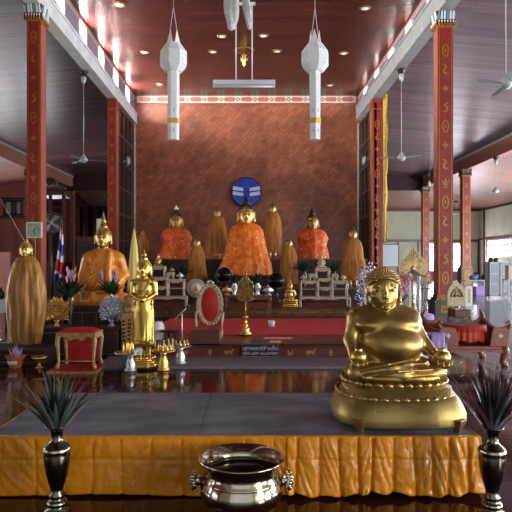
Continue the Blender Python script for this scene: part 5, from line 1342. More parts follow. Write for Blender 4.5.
# ------------------------------------------------------------------ altar furniture
def altar_set(px, k0, d, side, skip=()):
    """tiered set of little carved tables; px centre, k0 size factor"""
    k = d/F*k0; grp = 'carved tables of the %s altar set' % side
    rows = [('wide', 0, 25, 10, 0, 'wide base table of the %s altar set'), ('low', -15.8, 8.6, 16, 9.9, 'left-hand middle table of the %s altar set'), ('low', 14.8, 8.0, 16, 9.9, 'right-hand middle table of the %s altar set'),
            ('mid', 0, 7.4, 9.5, 10, 'front centre table of the %s altar set, lowest of the centre stack'), ('mid', -.2, 7.2, 8.5, 19.7, 'middle table of the centre stack in the %s altar set'), ('top', -2.2, 6.9, 10, 28.4, 'topmost table of the centre stack in the %s altar set'),
            ('tiny', -12.5, 3.2, 6.5, 26.1, 'tiny upper left table of the %s altar set'), ('tiny', 9.8, 3.0, 6.5, 26.1, 'tiny upper right table of the %s altar set')]
    for i, (kd, dx, hw, h, zo, lab) in enumerate(rows):
        if i in skip: continue
        table('altar_table', lab % side, 'table', (X(px,d)+dx*k, d+(.0 if i else .03), .43+zo*k), hw*2*k, (.40 if i == 0 else .26), h*k, 'altar_cream', 'altar_cream', leg_r=.018, t=.035, group=grp, apron_h=.075 if i else .05)
        if kd == 'low': 
            o = MB().bx(-hw*k*.88,hw*k*.88,-.10,.10,0,.012).build('inner_shelf', 'altar_cream'); o.parent = [x for x in bpy.data.objects if x.get('label') == lab % side][0]; o.location = (0,0,h*k*.45)
    return k
kR = altar_set(324.5, 1.0, 13.5, 'right'); kL = altar_set(160.5, 1.06, 13.4, 'left', skip=(6,))
def urn(lab, x, y, z, s, mm, name='lidded_urn', cat='urn'):
    o = MB().lathe([(0,0),(.5,0),(.55,.06),(.25,.16),(.3,.3),(.75,.5),(.8,.72),(.55,.9),(.62,.96),(.3,1.1),(.12,1.25),(.15,1.32),(0,1.45)], seg=18).build(name, mm); o.location = (x,y,z); o.scale = (s,s,s); tag(o, lab, cat); return o
seated('figurine', 'tiny tan seated figurine on the topmost table of the right altar set', 321.5, 268, 253, 13.5, .32, .2, .56, .70, .1, 'bone', 'bone', None, zb=.43+38.4*kR, res=.02, hands=False, cat='figurine')
seated('figurine', 'tiny gold seated figurine on the topmost table of the left altar set', 160.5-2.3, 268, 253, 13.4, .32, .2, .56, .70, .1, 'gold', 'gold', None, zb=.43+38.4*kL, res=.02, hands=False, cat='figurine')
urn('small ivory urn on the left-hand middle table of the right altar set', X(303.5,13.5), 13.5, .43+25.9*kR, .10, 'bone')
urn('small ivory urn on the right-hand middle table of the right altar set', X(343,13.5), 13.5, .43+25.9*kR, .10, 'bone')
urn('small silver urn on the right-hand middle table of the left altar set', X(180,13.4), 13.4, .43+25.9*kL, .12, 'silver')
urn('small gold urn on the tiny upper right table of the left altar set', X(171.5,13.4), 13.4, .43+32.6*kL, .08, 'gold')
# red-brown altar table before the central statue with vessels
d = 12.4+1; table('altar_bench', 'dark red altar bench below the central orange statue', 'table', (X(248,d), d, .43), 46*d/F, .45, Z(295,d)-.43, 'red_wood', 'red_wood', leg_r=.025, apron_h=.08)
zt = Z(295,d)
urn('gilt incense urn at the left end of the red altar bench', X(227,d), d-.08, zt, .17, 'gold'); urn('silver incense urn at the right end of the red altar bench', X(268,d), d-.08, zt, .17, 'silver')
for px, lab in ((234.5,'silver vase of dark leaves left of the brown ceremonial fan'),(257.5,'silver vase of dark leaves right of the brown ceremonial fan')):
    potted(lab, px, 283, 13.5, zt, 36, .22, .40, .028, .75, int(px), ['leaf_dark','leaf_green'], pot='silver', pr=.08)
for px, py, rp, lab in ((224,275,8,'clear glass dome with dark contents left of the silver vases'),(276,281,8.2,'big dark shining round vessel right of the central statue')):
    d = 15.0; k = d/F; e = thing('glass_dome', lab, 'vessel', (X(px,d), d, .43)); zc_ = Z(py,d)-.43; R_ = rp*k
    MB().lathe([(0,0),(R_*.7,0),(R_*.7,.04),(R_*.3,.1),(R_*.25,zc_-R_*1.1),(R_*.6,zc_-R_*.9),(R_*.5,zc_-R_*.75),(0,zc_-R_*.8)], seg=24).build('stand', 'dark_wood', e)
    MB().ell((0,0,zc_), (R_,R_*.8,R_), 28, 18).build('globe', 'dark_water', e); MB().tube([(R_*1.01*math.cos(t),-.02,zc_+R_*1.01*math.sin(t)) for t in [i*PI/16 for i in range(33)]], .008, 6).build('rim', 'grey_paint' if px < 250 else 'bronze_dark', e)
# dark leafy vases along the terrace
for i, (px, py, d, zb, lab) in enumerate(((166.5,262,15.8,.8,'dark leafy plant in a black pot below the left beaded statue'),(183,266,15.6,.8,'dark leafy plant in a black pot left of the slim left robed statue'),(147,268,15.9,.8,'dark leafy plant in a black pot behind the gold standing statue head'),
        (304,262,15.8,.8,'dark leafy plant in a black pot left of the right altar set top'),(334,262,15.6,.8,'green leafy plant in a black pot right of the right altar set top'),(213,281,15.7,.8,'dark leafy plant in a black pot behind the red throne chair'))):
    potted(lab, px, py+9, d, zb, 44, .28, .46, .04, .85, 60+i, ['leaf_dark','leaf_green'], pr=.09, mi=(0,1) if px != 334 else (1,))
# red oval-backed throne and wooden box on the podium
d = 9.75; k = d/F; e = thing('throne_chair', 'ornate chair with a red oval back in a pale carved frame, on the podium', 'chair', (X(210,d), d, .212))
q = lambda px, py: ((px-210)*k, Z(py,d)-.212)
N_ = 48
def oval(t, rx, ry, cy): 
    x = rx*math.sin(t)*(1-.16*math.cos(t)*-1*(-1)); z = ry*math.cos(t); return (x*(1.0+.17*math.cos(t)), cy+z)
out = [oval(2*PI*i/N_, .232, .37, .55) for i in range(N_)]; inn = [oval(2*PI*i/N_, .15, .30, .55) for i in range(N_)]
m = MB()
for i in range(N_):
    j = (i+1) % N_; a = [(*out[i],), (*out[j],), (*inn[j],), (*inn[i],)]
    m.add([(p_[0],-.03,p_[1]) for p_ in a]+[(p_[0],.02,p_[1]) for p_ in a], [(0,1,2,3),(4,7,6,5),(0,4,5,1),(3,2,6,7)])
for i in range(0, N_, 2): 
    x_, z_ = oval(2*PI*i/N_, .205, .35, .55); m.ell((x_,-.035,z_), (.024,.018,.024), 8, 6)
for s in (-1,1): m.tube([(s*.05,-.02,.91),(s*.03,-.02,.945),(0,-.02,.97)], [.03,.022,.012], 8)
m.build('back_frame', 'altar_cream', e)
m = MB()
def pad(u, v): 
    a = 2*PI*u; x_, z_ = oval(a, .155*v, .305*v, .55); return (x_, -.02-.03*(1-v**3), z_)
m.grid(pad, 40, 8); m.build('back_pad', 'red_velvet', e, fix=False)
MB().bx(-.22,.22,-.30,.02,.12,.19).build('seat', 'red_velvet', e, bev=.02); MB().bx(-.23,.23,-.31,.03,.08,.12).build('seat_frame', 'altar_cream', e, bev=.008)
for sx in (-1,1):
    for sy in (-.28,0): MB().tube([(sx*.2,sy,.09),(sx*.21,sy,.05),(sx*.19,sy,0)], [.03,.022,.026], 8).build('leg', 'altar_cream', e)
    MB().tube([(sx*.2,0,.44),(sx*.235,-.12,.41),(sx*.225,-.26,.33),(sx*.21,-.27,.15)], [.02,.022,.022,.018], 8).build('arm', 'altar_cream', e)
d = 9.0; e = thing('wooden_box', 'plain brown wooden box in front of the red throne chair', 'box', (X(206,d), d, .2)); h = Z(329,d)-.2
MB().bx(-.225,.225,-.14,.14,0,h-.02).build('body', 'brown_wood', e, bev=.006); MB().bx(-.235,.235,-.15,.15,h-.02,h).build('lid', 'brown_wood', e, bev=.004)
# round portrait fan
mat('robe_orange_plain', (.75,.22,.03), .6)
d = 10.6; k = d/F; e = thing('portrait_fan', 'round pale fan with a small orange figure, standing left of the throne chair', 'ceremonial fan', (X(196,d), d, .212)); zc_ = Z(288,d)-.212; R = Matrix.Translation((0,0,zc_)) @ Matrix.Rotation(PI/2, 4, 'X')
MB().lathe([(9.2*k,0),(9.4*k,.02),(8.2*k,.03),(8.0*k,.012)], seg=40, M=R, lobe=24, lamp=.02, cap=True).build('scalloped_rim', 'grey_paint', e)
MB().lathe([(8.2*k,.012),(7.4*k,.03),(0,.032)], seg=40, M=R).build('disc', 'altar_cream', e)
MB().lathe([(4.9*k,.03),(4.7*k,.036),(0,.037)], seg=30, M=R).build('inner_disc', 'white_porcelain', e)
m = MB(); m.prism([(-.045,-.07),(.045,-.07),(.04,-.04),(.02,.01),(.0,.03),(-.02,.01),(-.04,-.04)], -.045, -.03); m.ell((0,-.038,.045), (.014,.007,.017), 8, 6); o = m.build('small_figure', 'robe_orange_plain', e); o.location = (0,0,zc_)
MB().tube([(0,.01,.03),(0,.01,zc_-8*k)], .012).build('pole', 'brown_wood', e); MB().lathe([(0,0),(.09,0),(.09,.02),(.03,.06),(0,.06)], seg=20).build('base', 'dark_wood', e)
# brown ceremonial fan on pole, with gold candle-stand base
d = 9.9; k = d/F; e = thing('ceremonial_fan', 'square brown ceremonial fan with a pointed top on a gold pole, centre of the podium', 'ceremonial fan', (X(245.5,d), d, .212)); zz = lambda py: Z(py,d)-.212
pl_ = [(-7.8*k,zz(290)),(-7.4*k,zz(298)),(-5.5*k,zz(301)),(5.5*k,zz(301)),(7.4*k,zz(298)),(7.8*k,zz(290)),(7.2*k,zz(283)),(3.4*k,zz(279.5)),(1.2*k,zz(276)),(0,zz(271)),(-1.2*k,zz(276)),(-3.4*k,zz(279.5)),(-7.2*k,zz(283))]
MB().prism(pl_, -.012, .012, 'y').build('fan_panel', 'gold_dark', e); m = MB()
for a_, b_ in zip(pl_, pl_[1:]+pl_[:1]): m.tube([(a_[0],0,a_[1]),(b_[0],0,b_[1])], .012, 6)
m.build('fan_edge', 'gold', e)
MB().tube([(0,0,.3),(0,0,zz(300))], .010).build('pole', 'gold', e)
MB().lathe([(0,0),(.10,0),(.11,.03),(.05,.06),(.075,.10),(.05,.13),(.03,.15),(.06,.17),(.03,.19),(.025,.30),(.05,.32),(.02,.34),(0,.34)], seg=24).build('base', 'gold_bright', e)
# low items on the carpet
o = MB().bx(-.24,.24,-.09,.09,0,.012).build('papers', 'flower_pink'); o.location = (X(278,9.6), 9.55, .2); tag(o, 'flat pinkish paper lying on the podium right of the ceremonial fan base', 'paper')
o = MB().bx(-.10,.10,-.05,.05,0,.03,tx=.03,ty=.02).build('folded_cloth', 'flower_orange'); o.location = (X(275,9.1), 9.05, .2); tag(o, 'small folded orange cloth on the podium edge above the sign', 'cloth')
o = MB().lathe([(0,0),(.06,0),(.075,.12),(.07,.12),(.05,.03),(0,.03)], seg=20).build('white_cup', 'white_porcelain'); o.location = (X(271.5,11.2), 11.2, .212); tag(o, 'white cup standing on the red carpet near the side table leg', 'cup')
e = thing('side_table', 'small dark red side table with thin legs on the carpet, right of the fan', 'table', (X(258,11.6), 11.6, .212)); h = Z(298,11.6)-.212
MB().bx(-.25,.25,-.15,.15,h-.03,h).build('top', 'red_wood', e, bev=.004)
for sx in (-1,1):
    for sy in (-1,1): MB().bx(sx*.23-.014,sx*.23+.014,sy*.13-.014,sy*.13+.014,0,h-.03).build('leg', 'red_wood', e)
MB().bx(-.23,.23,-.14,-.12,h-.12,h-.09).build('rail', 'red_wood', e)
# ------------------------------------------------------------------ right side: fan, flowers, purple stools, carved bed
d = 10.8; k = d/F
mat('fan_gold', (.62,.46,.24), .45, .6, col2=(.3,.2,.08), scale=14)
def skirt_table(lab, px, d, zt, rx, ry, zb=0, name='purple_table', mm='purple_cloth', cat='table', hang=.3):
    e = thing(name, lab, cat, (X(px,d), d, 0))
    def cl(u, v):
        a = u*2*PI; q = (abs(math.cos(a))**4+abs(math.sin(a))**4)**(-1/4); ex = 1+.07*(1-v)*math.sin(a*11+1)+.06*(1-v)
        return (rx*q*math.cos(a)*ex, ry*q*math.sin(a)*ex, zt-hang*(1-v)+.012*(1-v)*math.sin(a*5))
    m = MB(); m.grid(cl, 90, 8); m.grid(lambda u, v: (rx*v*(abs(math.cos(u*2*PI))**4+abs(math.sin(u*2*PI))**4)**(-1/4)*math.cos(u*2*PI), ry*v*(abs(math.cos(u*2*PI))**4+abs(math.sin(u*2*PI))**4)**(-1/4)*math.sin(u*2*PI), zt+.001), 60, 3)
    m.build('cloth', mm, e, fix=False, solid=.004)
    for sx in (-1,1):
        for sy in (-1,1): MB().tube([(sx*rx*.8,sy*ry*.8,zt-.01),(sx*rx*.8,sy*ry*.8,0)], .018).build('leg', 'dark_wood', e)
    return e
zt1 = Z(314,10.8)
skirt_table('purple-clothed table under the radiating gold fan, behind the statue shoulder', 408, 10.8, zt1, .46, .22)
skirt_table('small purple-clothed stool behind the right arm of the big gold statue', 435.5, 7.35, Z(333.5,7.35), .118, .12, hang=.26, name='purple_stool', cat='stool')
e = thing('radiating_fan', 'lotus-shaped fan of radiating gold ribs on a tall gold stand, right of the statue head', 'ceremonial fan', (X(413,d), d, zt1)); zz = lambda py: Z(py,d)-zt1
m = MB(); n = 34; c = (0, zz(268.5))
for i in range(n):
    a = -2.15+4.3*i/(n-1); R_ = (14.2 if abs(a) > .5 else 14.2+9.5*(1-abs(a)/.5)**1.3)*k; R_ *= (1 if abs(a) < 1.5 else 1-.18*(abs(a)-1.5))
    dx, dz = math.sin(a), math.cos(a); w = .012
    p0 = (c[0]+dx*.05, c[1]+dz*.05); p1 = (c[0]+dx*R_, c[1]+dz*R_)
    m.add([(p0[0]-dz*.004,-.01,p0[1]+dx*.004),(p0[0]+dz*.004,-.01,p0[1]-dx*.004),(p1[0]+dz*w,-.012,p1[1]-dx*w),(p1[0]+dx*.02,-.012,p1[1]+dz*.02),(p1[0]-dz*w,-.012,p1[1]+dx*w),((p0[0]+p1[0])/2,.012,(p0[1]+p1[1])/2)], [(0,1,2,3,4),(0,5,1),(1,5,2),(2,5,3),(3,5,4),(4,5,0)])
m.build('ribs', 'fan_gold', e, fix=False)
m = MB(); bp = []
for i in range(25):
    a = -2.2+4.4*i/24; R_ = (13 if abs(a) > .5 else 13+7.5*(1-abs(a)/.5)**1.3)*k; bp.append((math.sin(a)*R_, c[1]+math.cos(a)*R_))
m.prism(bp, .014, .02, 'y'); m.build('backing', 'dark_wood', e)
MB().ell((0,-.02,c[1]), (.05,.02,.05), 16, 10).build('boss', 'gold', e)
MB().tube([(0,0,.1),(0,0,c[1])], .012).build('pole', 'gold', e)
MB().lathe([(0,0),(.12,0),(.125,.02),(.06,.05),(.04,.07),(.07,.10),(.07,.13),(.03,.16),(.02,.2),(0,.2)], seg=28).build('base', 'gold_bright', e)
for px, py, lab in ((409.5,276,'slim white crystal candlestick left of the radiating fan pole'),(419,276,'slim white crystal candlestick right of the radiating fan pole')):
    m = MB(); h = Z(py,10.7)-zt1
    prof = [(0,0),(.05,0),(.05,.02)]; 
    for i in range(12): prof += [(.014,.04+i*(h-.08)/12),(.026,.055+i*(h-.08)/12)]
    prof += [(.03,h-.02),(.03,h),(0,h)]
    m.lathe(prof, seg=16); o = m.build('candlestick', 'white_porcelain'); o.location = (X(px,10.7), 10.7, zt1); tag(o, lab, 'candlestick')
# flowers behind the statue's shoulder
d = 10.62; e = thing('flower_arrangement', 'tall vase of violet, pink and orange flowers behind the statue head', 'flowers', (X(399,d), d, zt1))
MB().lathe([(0,0),(.06,0),(.05,.03),(.08,.12),(.06,.2),(.05,.22),(.07,.25),(0,.22)], seg=24).build('vase', 'white_porcelain', e)
r = random.Random(77); m = MB(); blades(m, 26, .2, .42, .018, .7, 78, (0,), .3, z0=.22); m.build('foliage', ['leaf_green'], e, fix=False)
for mm, cnt in (('flower_violet', 9), ('flower_pink', 7), ('flower_orange', 5), ('white_porcelain', 4)):
    for i in range(cnt):
        px_, py_ = r.uniform(391,409), r.uniform(272,303) if mm != 'flower_orange' else r.uniform(272,284); f = MB()
        for p_ in range(6):
            R = Matrix.Rotation(p_*PI/3, 4, 'Y') @ Matrix.Rotation(.5, 4, 'X'); f.ell((0,-.004,.028), (.018,.008,.032), 6, 5, 0, R)
        f.ell((0,-.01,0), .014, 8, 6); o = f.build('flower', mm, e); o.location = ((px_-399)*d/F, -.10+r.uniform(-.05,.05), Z(py_,d)-zt1)
metal_tree('pale silver leaf tree ornament behind the left side of the big statue head', 368, 318, 262, 26, 12.2, 'tinsel_silver', zb=.212)
# golden yellow banner beside the far right column
mat('banner_yellow', (.75,.50,.04), .5, col2=(.55,.33,.03), scale=9)
d = 22.7; o = MB().grid(lambda u, v: (.0+.16*u+.02*math.sin(v*30)*u, .03*math.sin(u*8+v*9), -v*(Z(92,22.7)-Z(243,22.7))), 8, 60).build('hanging_banner', 'banner_yellow', solid=.01); o.location = (NR+.46, 22.65, Z(92,22.7)); tag(o, 'long narrow yellow banner hanging down the outer edge of the altar recess column', 'banner')
# golden chair back
d = 12.; k = d/F; e = thing('gilt_chair', 'chair with a pale gold openwork back in front of the big right column', 'chair', (X(456,d), d, 0)); zz = lambda py: Z(py,d)
n = 28; sh = []
for i in range(n+1):
    t = i/n; a = PI*(t-.5); sh.append((9.0*k*math.sin(a)**1*(1 if abs(a) < 9 else 1), zz(297)+13.5*k*math.cos(a)**.9+ (3.2*k*math.exp(-(a/.16)**2))))
shi = [(p_[0]*.72, zz(298)+(p_[1]-zz(297))*.72) for p_ in sh]
m = MB()
for i in range(n):
    a_ = [sh[i], sh[i+1], shi[i+1], shi[i]]; m.add([(p_[0],-.03,p_[1]) for p_ in a_]+[(p_[0],.02,p_[1]) for p_ in a_], [(0,1,2,3),(4,7,6,5),(0,4,5,1),(3,2,6,7)])
m.bx(-9*k,9*k,-.03,.02,zz(306),zz(297)); 
for i in range(0,n+1): m.ell((sh[i][0],-.01,sh[i][1]), (.02,.025,.02), 6, 5)
m.build('back_frame', 'bone', e)
m = MB()
for s in (-1,1):
    for (x_, py_, r_) in ((.045,296,.05),(.05,290,.035),(.03,301,.035),(.03,292,.03),(.075,300,.03),(.02,287,.03),(.07,294,.03)): m.tube([(s*x_+r_*math.cos(t)*.8,-.015,zz(py_)+r_*math.sin(t)) for t in [i*PI/5 for i in range(9)]], .010, 6)
m.tube([(0,-.015,zz(304)),(0,-.015,zz(285))], .014, 6); m.ell((0,-.02,zz(294)), (.03,.02,.045), 10, 8); m.build('openwork', 'bone', e)
MB().prism(shi[::-1], .012, .02, 'y').build('inner_panel', 'brown_wood', e); MB().bx(-8*k,8*k,-.40,.04,zz(316),zz(308)).build('seat', 'brown_wood', e, bev=.02)
for sx in (-1,1):
    for sy in (-.36,.0): MB().bx(sx*7*k-.025,sx*7*k+.025,sy-.025,sy+.025,0,zz(316)).build('leg', 'brown_wood', e)
# carved low bed with a red cloth tray
mat('bed_wood', (.27,.065,.028), .35, col2=(.16,.038,.016), scale=7, stretch=(1,1,3), bump=.12)
mat('red_fringe', (.75,.10,.03), .5, col2=(.5,.02,.02), scale=40, bump=.6, bscale=60)
d = 8.35; k = d/F; e = thing('carved_bench', 'low carved brown bench with curled ends behind the right vase', 'bench', (X(474,7.93), d, 0)); z0 = Z(345,8.05)
w = .47; dp = .42
MB().bx(-w,w,-dp,dp,z0-.05,z0).build('seat_board', 'bed_wood', e, bev=.008)
for sx in (-1,1):
    for sy in (-1,1):
        x, y = sx*(w-.04), sy*(dp-.04)
        m = MB(); m.tube([(x,y,z0),(x+sx*.03,y,z0-.08),(x+sx*.01,y,z0*.5),(x-sx*.015,y,z0*.25),(x+sx*.015,y,.06),(x+sx*.025,y,0)], [.06,.06,.042,.036,.045,.05], 10); m.build('leg', 'bed_wood', e)
# front rail: two end panels with inlay, dip in the middle
for sx in (-1,1):
    m = MB(); m.prism([(sx*(w+.0),z0),(sx*.22,z0),(sx*.24,z0+.14),(sx*.27,z0+.26),(sx*(w-.02),z0+.28),(sx*(w+.04),z0+.31)][::sx], -dp-.02, -dp+.03, 'y'); m.build('front_panel', 'bed_wood', e, bev=.006)
    m = MB(); cx_ = sx*.37
    for a in range(4): R = Matrix.Translation((cx_,-dp-.022,z0+.15)) @ Matrix.Rotation(a*PI/2, 4, 'Y'); m.add([(0,0,0),(.013,0,.018),(0,-.002,.042),(-.013,0,.018)], [(0,1,2,3)], M=R)
    m.build('pearl_inlay', 'white_porcelain', e, solid=.003)
    m = MB(); pts = [(-dp,z0),(dp,z0),(dp,z0+.34),(dp*.5,z0+.26),(0,z0+.22),(-dp*.6,z0+.22),(-dp,z0+.27)]
    m.prism(pts[::-1], sx*w-.025, sx*w+.025, 'x'); m.build('side_panel', 'bed_wood', e, bev=.006)
    MB().tube([(sx*w,-dp,z0+.25),(sx*(w+.05),-dp,z0+.31),(sx*(w+.03),-dp,z0+.35),(sx*(w-.02),-dp,z0+.33)], [.03,.028,.02,.012], 8).build('scroll', 'bed_wood', e)
    MB().tube([(sx*w,dp,z0+.28),(sx*(w-.0),dp,z0+.36),(sx*(w-.05),dp,z0+.46)], [.05,.04,.004], 8).build('horn', 'bed_wood', e)
m = MB(); pts = [(-w,z0)]+[(w,z0)]+[(w*(1-2*i/12), z0+.26+.07*abs(1-2*i/12)**2+.03*math.cos(i*PI/1.5)) for i in range(13)]
m.prism(pts[::-1], dp-.03, dp+.02, 'y'); m.build('back_panel', 'bed_wood', e, bev=.006)
m = MB(); m.prism([(-w+.03,z0-.05),(w-.03,z0-.05),(w-.06,z0-.10),(.12,z0-.075),(0,z0-.10),(-.12,z0-.075),(-w+.06,z0-.10)][::-1], -dp+.0, -dp+.02, 'y'); m.build('apron', 'bed_wood', e)
e2 = thing('red_cloth_tray', 'round tray with a red fringed cloth lying in the carved bench', 'tray', (X(474,7.93), d-.10, z0+.004))
MB().lathe([(0,0),(.2,0),(.2,.06),(.27,.16),(.285,.27),(.27,.27),(.0,.25)], seg=40, sx=1, sy=.85).build('tray', 'grey_stone', e2)
def fr(u, v):
    a = PI+.25+u*(PI-.5); R_ = .29+.012*v+.014*math.sin(u*60)*v; return (R_*math.cos(a), R_*.87*math.sin(a), .275-.23*v+.012*v*math.sin(u*24))
m = MB(); m.grid(fr, 160, 10); m.m = [1 if (i//160) < 4 else 0 for i in range(len(m.m))]; m.build('red_fringe', ['red_fringe','red_velvet'], e2, fix=False, solid=.004)
# white post with yellow strip, desk, cabinet, things by the windows
d = 19; e = thing('white_cabinet', 'small upright white cabinet with a yellow stripe behind the gilt chair', 'cabinet', (X(467.5,d), d, 0)); h = Z(286,d)
MB().bx(-.12,.12,-.12,.12,0,h).build('body', 'white_paint', e, bev=.01); MB().bx(-.03,.05,-.126,-.12,.12,h-.08).build('yellow_stripe', 'banner_yellow', e)
mat('pale_paint', (.50,.54,.57), .5)
mat('dark_glass', (.20,.23,.26), .3)
d = 22.9; k = d/F; e = thing('glass_cabinet', 'grey steel cabinet with glass doors and shelves against the window side', 'cabinet', (X(497.5,d), d, 0)); h = Z(262,d); w = 10.6*k
m = MB()
for x_ in (-w,0,w-.03): m.bx(x_,x_+.03,-.2,-.17,.1,h)
for x_ in (-w,w-.02): m.bx(x_,x_+.02,-.2,.2,.1,h)
m.bx(-w,w,.18,.2,.1,h); m.bx(-w,w,-.2,.2,h-.04,h); m.bx(-w,w,-.2,.2,.1,.14); m.build('body', 'pale_paint', e)
for i in range(1,4): MB().bx(-w+.02,w-.02,-.18,.18,.1+i*(h-.1)/4,.12+i*(h-.1)/4).build('shelf', 'grey_paint', e)
for s in (0,1):
    o = MB().bx(.03,w-.03,-.006,0,.16,h-.06).build('door', 'dark_glass', e); o.location = ((s-1)*w+.0,-.2,0); mm_ = MB(); [mm_.bx(.03,w-.03,-.014,-.006,z_,z_+.03) for z_ in (.16,.16+(h-.22)*.33,.16+(h-.22)*.66,h-.09)]; mm_.bx(.03,.06,-.014,-.006,.16,h-.06); mm_.bx(w-.06,w-.03,-.014,-.006,.16,h-.06); mm_.build('door_frame', 'pale_paint', o); MB().ell((w-.08 if s == 0 else .08,-.015,h*.5), .015).build('knob', 'black', o)
for sx in (-1,1):
    for sy in (-1,1): MB().bx(sx*w*.93-.02,sx*w*.93+.02,sy*.17-.02,sy*.17+.02,0,.1).build('leg', 'white_paint', e)
for px, lab in ((491,'round black helmet-like object on the left of the glass cabinet top'),(496,'round black helmet-like object on the middle of the glass cabinet top')):
    o = MB().lathe([(0,0),(.08,0),(.1,.05),(.09,.12),(.04,.17),(0,.18)], seg=20).build('black_jar', 'black'); o.location = (X(px,d), d, h); tag(o, lab, 'jar')
def plain_table(name, lab, x, y, w, dp, h, mm, ml, rz=0, shelf=False):
    e = thing(name, lab, 'table', (x, y, 0), rz); MB().bx(-w/2,w/2,-dp/2,dp/2,h-.035,h).build('top', mm, e, bev=.004)
    for sx in (-1,1):
        for sy in (-1,1): MB().bx(sx*(w/2-.04)-.02,sx*(w/2-.04)+.02,sy*(dp/2-.04)-.02,sy*(dp/2-.04)+.02,0,h-.035).build('leg', ml, e)
    if shelf: MB().bx(-w/2+.03,w/2-.03,-dp/2+.03,dp/2-.03,h*.35,h*.35+.02).build('shelf', mm, e)
    return e
hA = Z(280,25); plain_table('office_desk', 'white-topped desk left of the glass cabinet', X(475,25), 25, 25*25/F, .6, hA, 'pale_paint', 'grey_paint')
mat('blue_cloth', (.05,.12,.32), .6, col2=(.08,.2,.45), scale=12)
o = MB().ell((0,0,.1), (.2,.14,.11), 16, 10).ell((.13,0,.16), (.1,.1,.1), 12, 8).build('blue_bundle', 'blue_cloth'); o.location = (X(472.5,25), 24.9, hA+.011); tag(o, 'crumpled blue bundle on the white-topped desk', 'bundle')
o = MB().ell((0,0,.1), (.16,.14,.12), 16, 10).build('dark_bag', 'black'); o.location = (X(483.5,25), 24.9, hA+.021); tag(o, 'black bag on the right end of the white-topped desk', 'bag')
o = MB().bx(-.26,.26,-.2,.2,0,.42).build('storage_box', 'purple_cloth', bev=.02); o.location = (X(480,24.9), 24.9, 0); tag(o, 'purple storage box under the white-topped desk', 'box')
plain_table('steel_trolley', 'pale two-shelf trolley table cut by the right picture edge', X(513,21), 21, .6, .5, Z(279,21), 'pale_paint', 'pale_paint', shelf=True)
o = MB().bx(-.16,.16,-.15,.15,0,.52).build('wooden_case', 'cream_trim', bev=.01); o.location = (X(511,21), 21, Z(279,21)); tag(o, 'brown upright case on the trolley table at the right picture edge', 'case')
# chairs and benches by the back windows, seen left and right of the big column
def stack_chair(lab, px, d, rz, mm):
    e = thing('folding_chair', lab, 'chair', (X(px,d), d, 0), rz)
    MB().bx(-.22,.22,-.22,.22,.43,.47).build('seat', mm, e, bev=.01); MB().bx(-.22,.22,.2,.23,.6,.92).build('backrest', mm, e, bev=.01)
    for sx in (-1,1):
        MB().tube([(sx*.2,-.2,0),(sx*.2,-.18,.44)], .016).build('leg', 'grey_paint', e); MB().tube([(sx*.2,.24,0),(sx*.2,.2,.45),(sx*.2,.22,.9)], .016).build('leg', 'grey_paint', e)
stack_chair('dark folding chair left of the big right column, nearer of two', 424.5, 22, .3, 'dark_wood'); stack_chair('brown folding chair left of the big right column, farther of two', 421.5, 27, -.2, 'brown_wood')
plain_table('wooden_desk', 'brown wooden desk beneath the back window, just left of the big right column', X(430,36), 36, 1.4, .7, .95, 'brown_wood', 'brown_wood')
e = thing('white_board', 'pale grey notice board on legs before the cream back wall', 'board', (X(390.5,38), 38, 0))
MB().bx(-.55,.55,-.02,.02,1.2,Z(245,38)).build('panel', 'pale_paint', e); m = MB(); z_ = Z(245,38)
m.bx(-.58,.58,-.03,.03,z_-.0,z_+.05); m.bx(-.58,.58,-.03,.03,1.15,1.2); m.build('frame', 'dark_wood', e)
for s in (-1,1): MB().bx(s*.55-.03,s*.55+.03,-.03,.03,0,z_).build('leg', 'dark_wood', e)
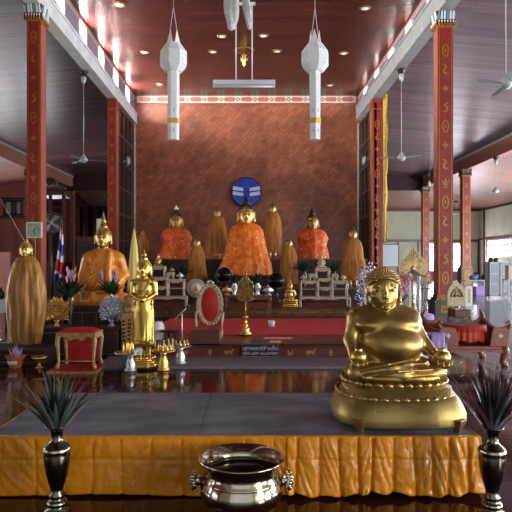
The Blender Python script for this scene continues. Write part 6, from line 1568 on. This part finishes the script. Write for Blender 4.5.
# ------------------------------------------------------------------ camera, light
cam = bpy.data.cameras.new('camera'); co = bpy.data.objects.new('camera', cam); COL.objects.link(co)
co.location = (0, 0, CH); co.rotation_euler = (PI/2, 0, 0); cam.sensor_width = 36; cam.lens = F/512*36
cam.shift_x = (256-VX)/512; cam.shift_y = (VY-256)/512; cam.clip_start = .05
SC.camera = co
w = bpy.data.worlds.new('sky'); SC.world = w; w.use_nodes = True
w.node_tree.nodes['Background'].inputs['Color'].default_value = (.80,.88,1,1); w.node_tree.nodes['Background'].inputs['Strength'].default_value = .8
def area(name, loc, target, sx, sy, e, col=(1,1,1)):
    l = bpy.data.lights.new(name, 'AREA'); l.shape = 'RECTANGLE'; l.size = sx; l.size_y = sy; l.energy = e; l.color = col
    o = bpy.data.objects.new(name, l); COL.objects.link(o); o.location = loc
    o.rotation_euler = (Vector(target)-Vector(loc)).to_track_quat('-Z', 'Y').to_euler(); return o
# daylight through the clerestories
area('clerestory_daylight', (NL-1.3, 16, 9.0), (0, 16, 9.3), 22, 1.0, 3000, (.95,.97,1))
area('clerestory_daylight', (NL-.75, 16, 8.62), (NL+1.5, 16, 9.6), 22, .4, 10500, (.95,.97,1))
area('clerestory_daylight', (NR+1.3, 16, 9.1), (0, 16, 9.2), 22, 1.0, 1200, (.95,.97,1))
area('clerestory_daylight', (NR+.75, 16, 8.85), (NR-1.5, 16, 9.6), 22, .3, 2600, (.95,.97,1))
area('aisle_light', (16, DW-.4, 1.6), (11, 20, 6), 5, 1.2, 260, (.84,.88,1))
area('aisle_light', (-14, 34.5, 2.4), (-8, 20, 7), 5, 2.2, 350, (.9,.93,1))  # added fill to lift the left aisle ceiling; no window stands here
# daylight through the side windows of both aisles and the entrance, plus an added fill
for yy in (-2, 7, 15.5, 24, 32.5): area('aisle_light', (WX-.3, yy, 2.2), (8, yy, 2.6 if yy > 26 else 4.6), 5.5, 2.2, 1250, (.84,.91,1))
for yy, pw in ((-2, 60), (7, 160), (15.5, 650)): area('aisle_light', (-WX+.3, yy, 2.2), (-8, yy, 4.8), 5.5, 2.2, pw, (.9,.95,1))
area('front_light', (1, -7.9, 2.8), (0, 5, 2.2), 11, 4.6, 25, (1,.97,.92))
area('front_light', (12.5, -7.9, 2.6), (3, 5, 1.), 7, 3.4, 180, (1,.97,.92))
area('front_light', (7.5, -2.0, 2.4), (1, 4, .6), 2.4, 2.6, 280, (1,.97,.92))  # added fill inside the hall, no opening here; brightens the right of the skirt
vs = SC.view_settings; vs.view_transform = 'Standard'; vs.look = 'None'; vs.exposure = 0; vs.gamma = 1; vs.use_curve_mapping = False
